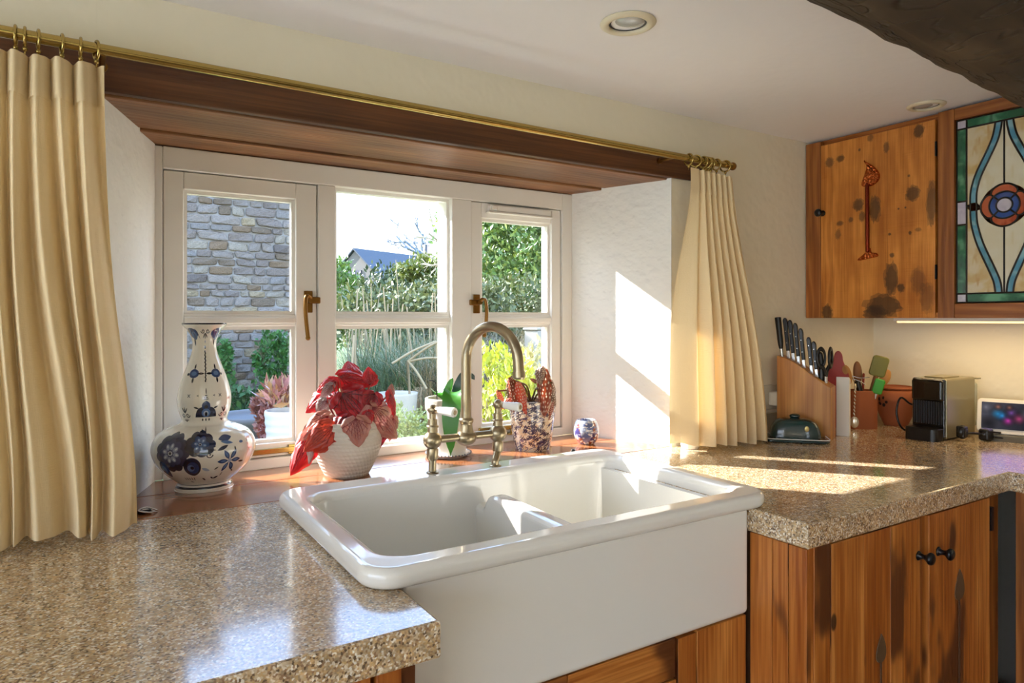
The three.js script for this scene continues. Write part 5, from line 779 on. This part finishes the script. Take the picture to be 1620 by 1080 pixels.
{ // stone wall of the neighbouring building
  const w = thing('stone_wall', 'tall wall of coursed pale limestone blocks across the garden', 'stone wall', [0, 0, 0]);
  const R = rng(91), Z = -8.5, bump = tex(256, 256, (u, v) => fbm(u * 10, v * 10, 10, 10, 821, 5), false, [0.5, 0.5]);
  const dapple = tex(256, 256, (u, v) => { const n = fbm(u * 9, v * 9, 9, 9, 825, 4); return mix3([205, 205, 205], [255, 255, 255], n * 1.2 - 0.1); }, true, [0.7, 0.7]);
  add(w, 'mortar', muv(box(-7, 2.44, GY - 0.1, 4.1, Z - 0.5, Z - 0.025)), std(0x86847f, 0.95, { bumpMap: bump, bumpScale: 0.01 }));
  const mats = [0x8f867c, 0x82786f, 0x9b9282, 0x826e56, 0x88837d, 0x796b5a, 0x9d8e72, 0x6c635c].map((c) => std(c, 0.9, { map: dapple, bumpMap: bump, bumpScale: 0.012 }));
  const shapes = Array.from({ length: 7 }, (_, k) => { const g = new RoundedBoxGeometry(1, 1, 1, 2, 0.2), p = g.attributes.position; for (let i = 0; i < p.count; i++) { const x = p.getX(i), y = p.getY(i), z = p.getZ(i), h = (a, b) => (hash(Math.round(a * 3 + 9), Math.round(b * 3 + 9), k) - 0.5); p.setXYZ(i, x + 0.1 * h(y, z), y + 0.2 * h(x, z), z + 0.3 * h(x, y)); } g.computeVertexNormals(); return muv(g, 'x', [k * 0.37, 0]); });
  const rest = [], put = (x0, x1, y0, y1, main) => { const sx = x1 - x0, sy = y1 - y0, k = Math.floor(R() * 7), pos = [(x0 + x1) / 2, (y0 + y1) / 2, Z - 0.055 + R() * 0.014], sc = [sx, sy, 0.1]; if (main) { const m = add(w, 'stone', shapes[k], mats[Math.floor(R() * R() * 8)], pos); m.scale.set(...sc); } else { const g = shapes[k].clone(); g.scale(...sc); g.translate(...pos); rest.push(g); } };
  let n = 0;
  for (let y = GY; y < 4.0;) { const h = 0.072 + R() * 0.042; let x = -7; let row = []; while (x < 2.4) { const l = h * (1.1 + R() * 1.9); row.push([x, Math.min(x + l, 2.42)]); x += l + 0.011; } for (const [a, b] of row) { if (b - a < 0.04) continue; const main = a > 0.85 && y < 3.0 && n < 298; if (main) n++; put(a, b, y, y + h - 0.008, main); } y += h + 0.002; }
  const rm = add(w, 'stones_beyond', merge(rest), mats[1]); rm.userData.kind = 'stuff';
}
// foliage: many small folded leaves in a cloud of clumps
function leafCloud(seed, n, size, at, o = {}) {
  const R = rng(seed), pos = [], nor = [], col = [], { narrow = 0.5, tint = [[1, 1, 1]], up = 0.3 } = o, a = V(), b = V(), c = V();
  for (let i = 0; i < n; i++) {
    const p = at(R, i), L = size * (0.6 + 0.8 * R()), d = V(R() - 0.5, R() - 0.5 + up, R() - 0.5).normalize(), s = d.clone().cross(V(R() - 0.5, R() - 0.5, R() - 0.5)).normalize().multiplyScalar(L * narrow * 0.5), nn = s.clone().cross(d).normalize(), t = tint[Math.floor(R() * tint.length)], k = 0.8 + 0.4 * R();
    const tip = p.clone().addScaledVector(d, L), m = p.clone().addScaledVector(d, L * 0.5).addScaledVector(nn, L * 0.08);
    for (const q of [p, m.clone().add(s), tip, p, tip, m.clone().sub(s)]) { pos.push(q.x, q.y, q.z); nor.push(nn.x, nn.y, nn.z); col.push(t[0] * k, t[1] * k, t[2] * k); }
  }
  const g = new THREE.BufferGeometry(); g.setAttribute('position', new THREE.Float32BufferAttribute(pos, 3)); g.setAttribute('normal', new THREE.Float32BufferAttribute(nor, 3)); g.setAttribute('color', new THREE.Float32BufferAttribute(col, 3)); return g;
}
const leafMat = (c, tr = 0.45) => phys(c, 0.6, { transmission: tr, thickness: 0, side: THREE.DoubleSide, vertexColors: true });
const clumps = (c, r, n, seed) => { const R = rng(seed), cs = Array.from({ length: n }, () => { const d = V(R() - 0.5, R() - 0.5, R() - 0.5).normalize().multiplyScalar(Math.pow(R(), 0.4)); return [V(c.x + d.x * r[0], c.y + d.y * r[1], c.z + d.z * r[2]), 0.22 + 0.2 * R()]; }); return (Q) => { const [p, k] = cs[Math.floor(Q() * n)], d = V(Q() - 0.5, Q() - 0.5, Q() - 0.5).normalize().multiplyScalar(Math.pow(Q(), 0.5) * k); return V(p.x + d.x * r[0], p.y + d.y * r[1], p.z + d.z * r[2]); }; };
const bark = std(0x8a7a66, 0.9);
function branchy(seed, base, height, levels, r0, spread = 0.7, bias = V(0, 0.3, 0)) { const R = rng(seed), list = []; const grow = (p, d, L, r, k) => { const e = p.clone().addScaledVector(d, L), mid = p.clone().addScaledVector(d, L * 0.5).add(V((R() - 0.5), (R() - 0.5), (R() - 0.5)).multiplyScalar(L * 0.12)); list.push(tube([p, mid, e], r, 4, 5)); if (k > 0) { const n = 2 + Math.floor(R() * 2); for (let i = 0; i < n; i++) { const dd = d.clone().add(V(R() - 0.5, R() - 0.5, R() - 0.5).multiplyScalar(2 * spread)).addScaledVector(bias, 0.3).normalize(); grow(p.clone().lerp(e, 0.6 + 0.4 * R()), dd, L * (0.55 + 0.25 * R()), r * 0.6, k - 1); } } }; grow(base, V(0, 1, 0), height * 0.38, r0, levels); return merge(list); }
function plant(name, label, cat, c, r, n, size, mat, o = {}) {
  const base = V(c.x, GY, c.z), t = thing(name, label, cat, [0, 0, 0], 0, o.group);
  add(t, 'foliage', leafCloud(o.seed || 3, n, size, clumps(c, r, o.clumps || 40, (o.seed || 3) + 1), o), mat);
  if (o.trunk !== 0) add(t, 'trunk', branchy((o.seed || 3) + 2, base, (c.y + r[1] * 0.8) - GY, o.levels ?? 4, o.trunk || 0.05, o.spread || 0.7), o.bark || bark);
  return t;
}
{
  const G1 = [[0.9, 1, 0.7], [1, 1, 0.8], [0.7, 0.9, 0.6]];
  // big tree seen through the casement next to the reveal
  plant('garden_tree', 'tall dense green tree with pale branches behind the casement', 'tree', pxAt(865, 362, 14), [2.1, 2.9, 2.0], 42000, 0.11, leafMat(0x86985a, 0.45), { seed: 11, clumps: 120, trunk: 0.1, levels: 6, tint: [[0.8, 1, 0.75], [1.25, 1.2, 0.7], [0.55, 0.75, 0.55]], bark: std(0xb8ac98, 0.9) });
  plant('garden_shrub', 'yellow-green shrub standing before the grey-blue roof', 'shrub', pxAt(675, 452, 16), [1.1, 0.62, 1.0], 9000, 0.12, leafMat(0x6c7832), { seed: 21, clumps: 60, tint: [[1.1, 1.05, 0.6], [0.8, 0.9, 0.5], [1.2, 1.1, 0.8]] });
  plant('garden_shrub', 'dark ivy clad bush behind the reeds', 'shrub', pxAt(590, 492, 13), [0.9, 0.75, 0.8], 8000, 0.09, leafMat(0x3e5030, 0.3), { seed: 25, clumps: 50, tint: [[1, 1, 0.8], [0.6, 0.75, 0.6], [1.3, 1.25, 0.9]] });
  plant('garden_tree', 'light green feathery young tree beside the mullion', 'tree', pxAt(520, 470, 11), [0.45, 0.75, 0.4], 7000, 0.07, leafMat(0x6e8c3c), { seed: 31, clumps: 40, tint: G1 });
  plant('garden_tree', 'leafless tree with thin bare twigs against the sky', 'tree', pxAt(708, 350, 18), [1.0, 0.9, 0.6], 60, 0.05, leafMat(0xa8a890), { seed: 43, clumps: 40, trunk: 0.15, levels: 7, spread: 0.95, bark: std(0x78828e, 0.9) });
  plant('garden_shrub', 'mass of tangled green undergrowth behind the tall reeds', 'shrub', pxAt(735, 515, 11), [2.2, 0.8, 0.8], 15000, 0.1, leafMat(0x687046, 0.35), { seed: 45, clumps: 90, tint: [[1, 1, 0.8], [0.6, 0.7, 0.5], [1.4, 1.3, 1.0]] });
  plant('garden_shrub', 'golden leaved shrub glowing in the sun behind the spotted begonia', 'shrub', pxAt(800, 625, 4.2), [0.25, 0.34, 0.22], 1500, 0.052, leafMat(0xacb034, 0.5), { seed: 51, clumps: 34, trunk: 0.012, levels: 4, narrow: 0.42, up: 0.6, tint: [[1.1, 1.1, 0.8], [0.9, 1, 0.7], [1.25, 1.2, 1.1]] });
  plant('garden_shrub', 'pale cream leaved shrub by the white post', 'shrub', pxAt(850, 618, 4.6), [0.18, 0.3, 0.2], 900, 0.05, leafMat(0xb8b484, 0.5), { seed: 55, clumps: 20, trunk: 0.012, levels: 3, narrow: 0.4, up: 0.6 });
  plant('garden_shrub', 'small pale flowering plant in front of the cement planter', 'shrub', pxAt(640, 672, 4.4), [0.24, 0.16, 0.16], 2600, 0.028, leafMat(0x9ea870, 0.5), { seed: 61, clumps: 30, trunk: 0.006, levels: 3, tint: [[1.2, 1.2, 1], [0.8, 0.9, 0.5]] });
  plant('climbing_ivy', 'green creeper climbing up the stone wall', 'creeper', pxAt(432, 585, 7.7), [0.26, 0.42, 0.09], 1300, 0.07, leafMat(0x34662c, 0.35), { seed: 71, clumps: 26, trunk: 0.01, levels: 5, tint: [[0.8, 1, 0.7], [1.2, 1.25, 0.8]] });
  plant('climbing_ivy', 'leafy creeper on the stone wall behind the painted vase', 'creeper', pxAt(352, 580, 7.7), [0.12, 0.36, 0.08], 700, 0.07, leafMat(0x3e7430, 0.35), { seed: 75, clumps: 18, trunk: 0.01, levels: 4 });
  plant('border_plants', 'low leafy plants at the foot of the stone wall', 'plants', pxAt(400, 638, 7.6), [0.85, 0.14, 0.2], 2000, 0.09, leafMat(0x345e28, 0.35), { seed: 79, clumps: 30, trunk: 0 });
}
{ // long grass clump and reeds
  const R = rng(141), blade = (list, p, h, w, lean, az, n = 6) => { const d = V(Math.cos(az), 0, Math.sin(az)), s = V(-d.z, 0, d.x); const ptsL = []; for (let i = 0; i <= n; i++) { const t = i / n, q = p.clone().addScaledVector(d, lean * h * t * t).add(V(0, h * (t - 0.35 * lean * t * t), 0)); ptsL.push([q.clone().addScaledVector(s, -w * (1 - t) * 0.5), q.clone().addScaledVector(s, w * (1 - t) * 0.5)]); } for (let i = 0; i < n; i++) { const [a, b] = ptsL[i], [c, e] = ptsL[i + 1]; for (const q of [a, b, e, a, e, c]) list.push(q.x, q.y, q.z); } };
  const mk = (list) => { const g = new THREE.BufferGeometry(); g.setAttribute('position', new THREE.Float32BufferAttribute(list, 3)); g.computeVertexNormals(); return g; };
  const mat = (c) => phys(c, 0.6, { transmission: 0.35, thickness: 0, side: THREE.DoubleSide });
  const clump = (label, px, depth, n, h, spread, lean, c, seed) => { const t = thing('grass_clump', label, 'grass', [0, 0, 0]); const o = pxAt(px, 503, depth), l = []; for (let i = 0; i < n; i++) { const a = R() * 6.283, r = Math.pow(R(), 0.7) * spread; blade(l, V(o.x + Math.cos(a) * r, GY, o.z + Math.sin(a) * r), h * (0.6 + 0.6 * R()), 0.01 + 0.006 * R(), lean * (0.4 + R()), R() * 6.283); } const m = add(t, 'blades', mk(l), mat(c)); m.userData.kind = 'stuff'; };
  clump('large arching clump of dark green grass in the middle light', 632, 7.7, 1500, 1.1, 0.6, 0.7, 0x587048, 1); clump('straw coloured grass tangled behind the tap', 700, 7.6, 900, 1.1, 0.6, 0.8, 0xb09a70, 2); clump('dry brown grass behind the golden shrub', 790, 7.2, 900, 1.15, 0.6, 0.7, 0x8a8064, 3); clump('green grass clump beside the mullion', 590, 9.6, 700, 0.9, 0.45, 0.6, 0x6c8450, 4);
  const straw = std(0x9a8868, 0.8);
  for (let i = 0; i < 60; i++) { const px = 545 + R() * 165, dp = 7.5 + R() * 2, o = pxAt(px, 503, dp), h = 0.9 + R() * R() * 1.1, lx = (R() - 0.5) * 0.36, lz = (R() - 0.5) * 0.2; const t = thing('reed_stem', 'tall dry straw coloured reed stem among the grass', 'reed', [o.x, GY, o.z], 0, 'dry reed stems behind the window'); add(t, 'stem', tube([[0, 0, 0], [lx * 0.4, h * 0.5, lz * 0.4], [lx, h, lz]], 0.004 + R() * 0.006, 8, 6), straw); }
  for (const [a, b] of [[[645, 572], [705, 535]], [[645, 572], [706, 567]], [[645, 570], [675, 615]], [[560, 530], [556, 600]], [[690, 540], [620, 575]]]) { const A = pxAt(a[0], a[1], 6.6), B = pxAt(b[0], b[1], 6.5); const t = thing('bent_reed', 'bent dry reed stem sticking out of the grass', 'reed', [A.x, A.y, A.z], 0, 'bent reeds behind the window'); const d = B.clone().sub(A), gr = V(A.x, GY, A.z).sub(A); add(t, 'stem', merge([tube([[0, 0, 0], [d.x / 2, d.y / 2 + 0.02, d.z / 2], d.toArray()], 0.012, 8, 6), tube([gr.toArray(), [0.02, gr.y * 0.5, 0], [0, 0, 0]], 0.012, 6, 6)]), straw); }
}
{ // garden pots, post, basin, house
  const pot = (label, p, r, h, mat, ribs) => { const t = thing('garden_pot', label, 'garden pot', [p.x, GY, p.z]); const pts = [[0, 0], [r * 0.72, 0]]; for (let i = 0; i <= 24; i++) { const v = i / 24; pts.push([r * (0.74 + 0.26 * Math.pow(v, 0.7)) + (ribs ? 0.008 * Math.abs(Math.sin(v * 22)) : 0), h * v]); } pts.push([r * 0.9, h], [r * 0.88, h * 0.85], [0, h * 0.85]); add(t, 'pot', lathe(pts, 40), mat); return t; };
  const c = pxAt(628, 621, 6.6); pot('pale cement planter in front of the long grass', c, 0.2, c.y - GY, std(0xa8a498, 0.85));
  const w = pxAt(452, 648, 5.2), wp = pot('white ribbed garden pot holding pink and yellow leaves', w, 0.15, w.y - GY, std(0xb8bab6, 0.6), true);
  add(wp, 'foliage', leafCloud(161, 260, 0.12, (R) => V((R() - 0.5) * 0.26, w.y - GY + 0.02 + R() * 0.14, (R() - 0.5) * 0.26), { narrow: 0.22, up: 0.5, tint: [[1, 0.75, 0.72], [1.1, 1.0, 0.5], [0.8, 0.5, 0.5]] }), leafMat(0xb89084));
  const hs = thing('heather_plant', 'reddish feathery plant beside the white ribbed pot', 'plant', [0, 0, 0]), hp = pxAt(420, 660, 5.6); add(hs, 'foliage', leafCloud(171, 900, 0.06, clumps(V(hp.x, hp.y - 0.12, hp.z), [0.1, 0.3, 0.1], 14, 5), { tint: [[1, 0.8, 0.7], [0.8, 0.5, 0.45]] }), leafMat(0xa07468));
  const b = pxAt(405, 655, 6.2), bs = thing('stone_basin', 'round weathered stone basin below the creeper', 'basin', [b.x, GY, b.z]); add(bs, 'basin', lathe(splinePts([[0, 0], [0.3, 0], [0.3, 0.04], [0.16, 0.08], [0.16, b.y - GY - 0.2], [0.34, b.y - GY - 0.06], [0.36, b.y - GY], [0.33, b.y - GY], [0.28, b.y - GY - 0.06], [0, b.y - GY - 0.1]], 40), 40), std(0x626264, 0.9));
  const q = pxAt(849, 560, 5.4), ps = thing('garden_post', 'broad pale grey post standing behind the cream leaved shrub', 'post', [q.x, GY, q.z], 0.3); add(ps, 'shaft', box(-0.07, 0.07, 0, pxAt(849, 522, 5.4).y - GY, -0.07, 0.07, 0.01, 1), std(0x8a8880, 0.8)); add(ps, 'cap', box(-0.085, 0.085, pxAt(849, 522, 5.4).y - GY, pxAt(849, 522, 5.4).y - GY + 0.02, -0.074, 0.074, 0.008, 1), std(0x8a8880, 0.8));
  // distant house
  const D = 60, pk = pxAt(561, 397, D), rt = V(Math.cos(YAW), 0, Math.sin(YAW)), fw = V(Math.sin(YAW), 0, -Math.cos(YAW)), h = thing('distant_house', 'far house with pale gable wall and blue-grey slate roof', 'house', [0, 0, 0]);
  const rd = rt.clone().multiplyScalar(0.52).addScaledVector(fw, 0.854).normalize(), gd = V(-rd.z, 0, rd.x); if (gd.dot(rt) < 0) gd.negate();
  const hw = 4.2, sl = 0.86, len = 11, P = (a, dy, l) => pk.clone().addScaledVector(gd, a).addScaledVector(rd, l).add(V(0, dy, 0));
  const quad = (list) => { const g = new THREE.BufferGeometry(), p = []; for (const f of list) for (const i of [0, 1, 2, 0, 2, 3]) { const v = f[Math.min(i, f.length - 1)]; p.push(v.x, v.y, v.z); } g.setAttribute('position', new THREE.Float32BufferAttribute(p, 3)); g.computeVertexNormals(); return g; };
  const e = -hw * sl, y0 = GY - pk.y;
  add(h, 'walls', quad([[P(-hw, y0, 0), P(hw, y0, 0), P(hw, e, 0), P(0, 0, 0)], [P(-hw, y0, 0), P(0, 0, 0), P(-hw, e, 0), P(-hw, e, 0)], [P(hw, y0, 0), P(hw, y0, len), P(hw, e, len), P(hw, e, 0)], [P(-hw, y0, len), P(-hw, y0, 0), P(-hw, e, 0), P(-hw, e, len)], [P(hw, y0, len), P(-hw, y0, len), P(-hw, e, len), P(0, 0, len)], [P(hw, y0, len), P(0, 0, len), P(hw, e, len), P(hw, e, len)]]), std(0x6a655e, 0.9, { side: THREE.DoubleSide }));
  const roofSlab = (sg) => { const a = [P(0, 0.12, -0.2), P(sg * (hw + 0.3), e - 0.14, -0.2), P(sg * (hw + 0.3), e - 0.14, len + 0.2), P(0, 0.12, len + 0.2)], b2 = a.map((v) => v.clone().add(V(0, 0.15, 0))); return quad([a, b2, [a[0], a[1], b2[1], b2[0]], [a[1], a[2], b2[2], b2[1]], [a[2], a[3], b2[3], b2[2]]]); };
  for (const sg of [-1, 1]) add(h, 'roof', roofSlab(sg), std(0x39434e, 0.75, { side: THREE.DoubleSide }));
  const wn = P(0.1, -2.7, -0.05), win = add(h, 'window', box(-0.75, 0.75, -1.0, 1.0, -0.05, 0.05), std(0x4a4852, 0.3), wn.toArray(), [0, -Math.atan2(gd.z, gd.x), 0]); add(win, 'window_bar', box(-0.04, 0.04, -1, 1, -0.1, 0.1), std(0xd8d4cc, 0.6));
  add(h, 'chimney_flue', cyl(P(0, 0, 10).toArray(), P(0, 1.5, 10).toArray(), 0.14), std(0x50525a, 0.6));
}
scene.traverse((o) => { if (o.isMesh) o.castShadow = o.receiveShadow = true; });
renderer.render(scene, camera);
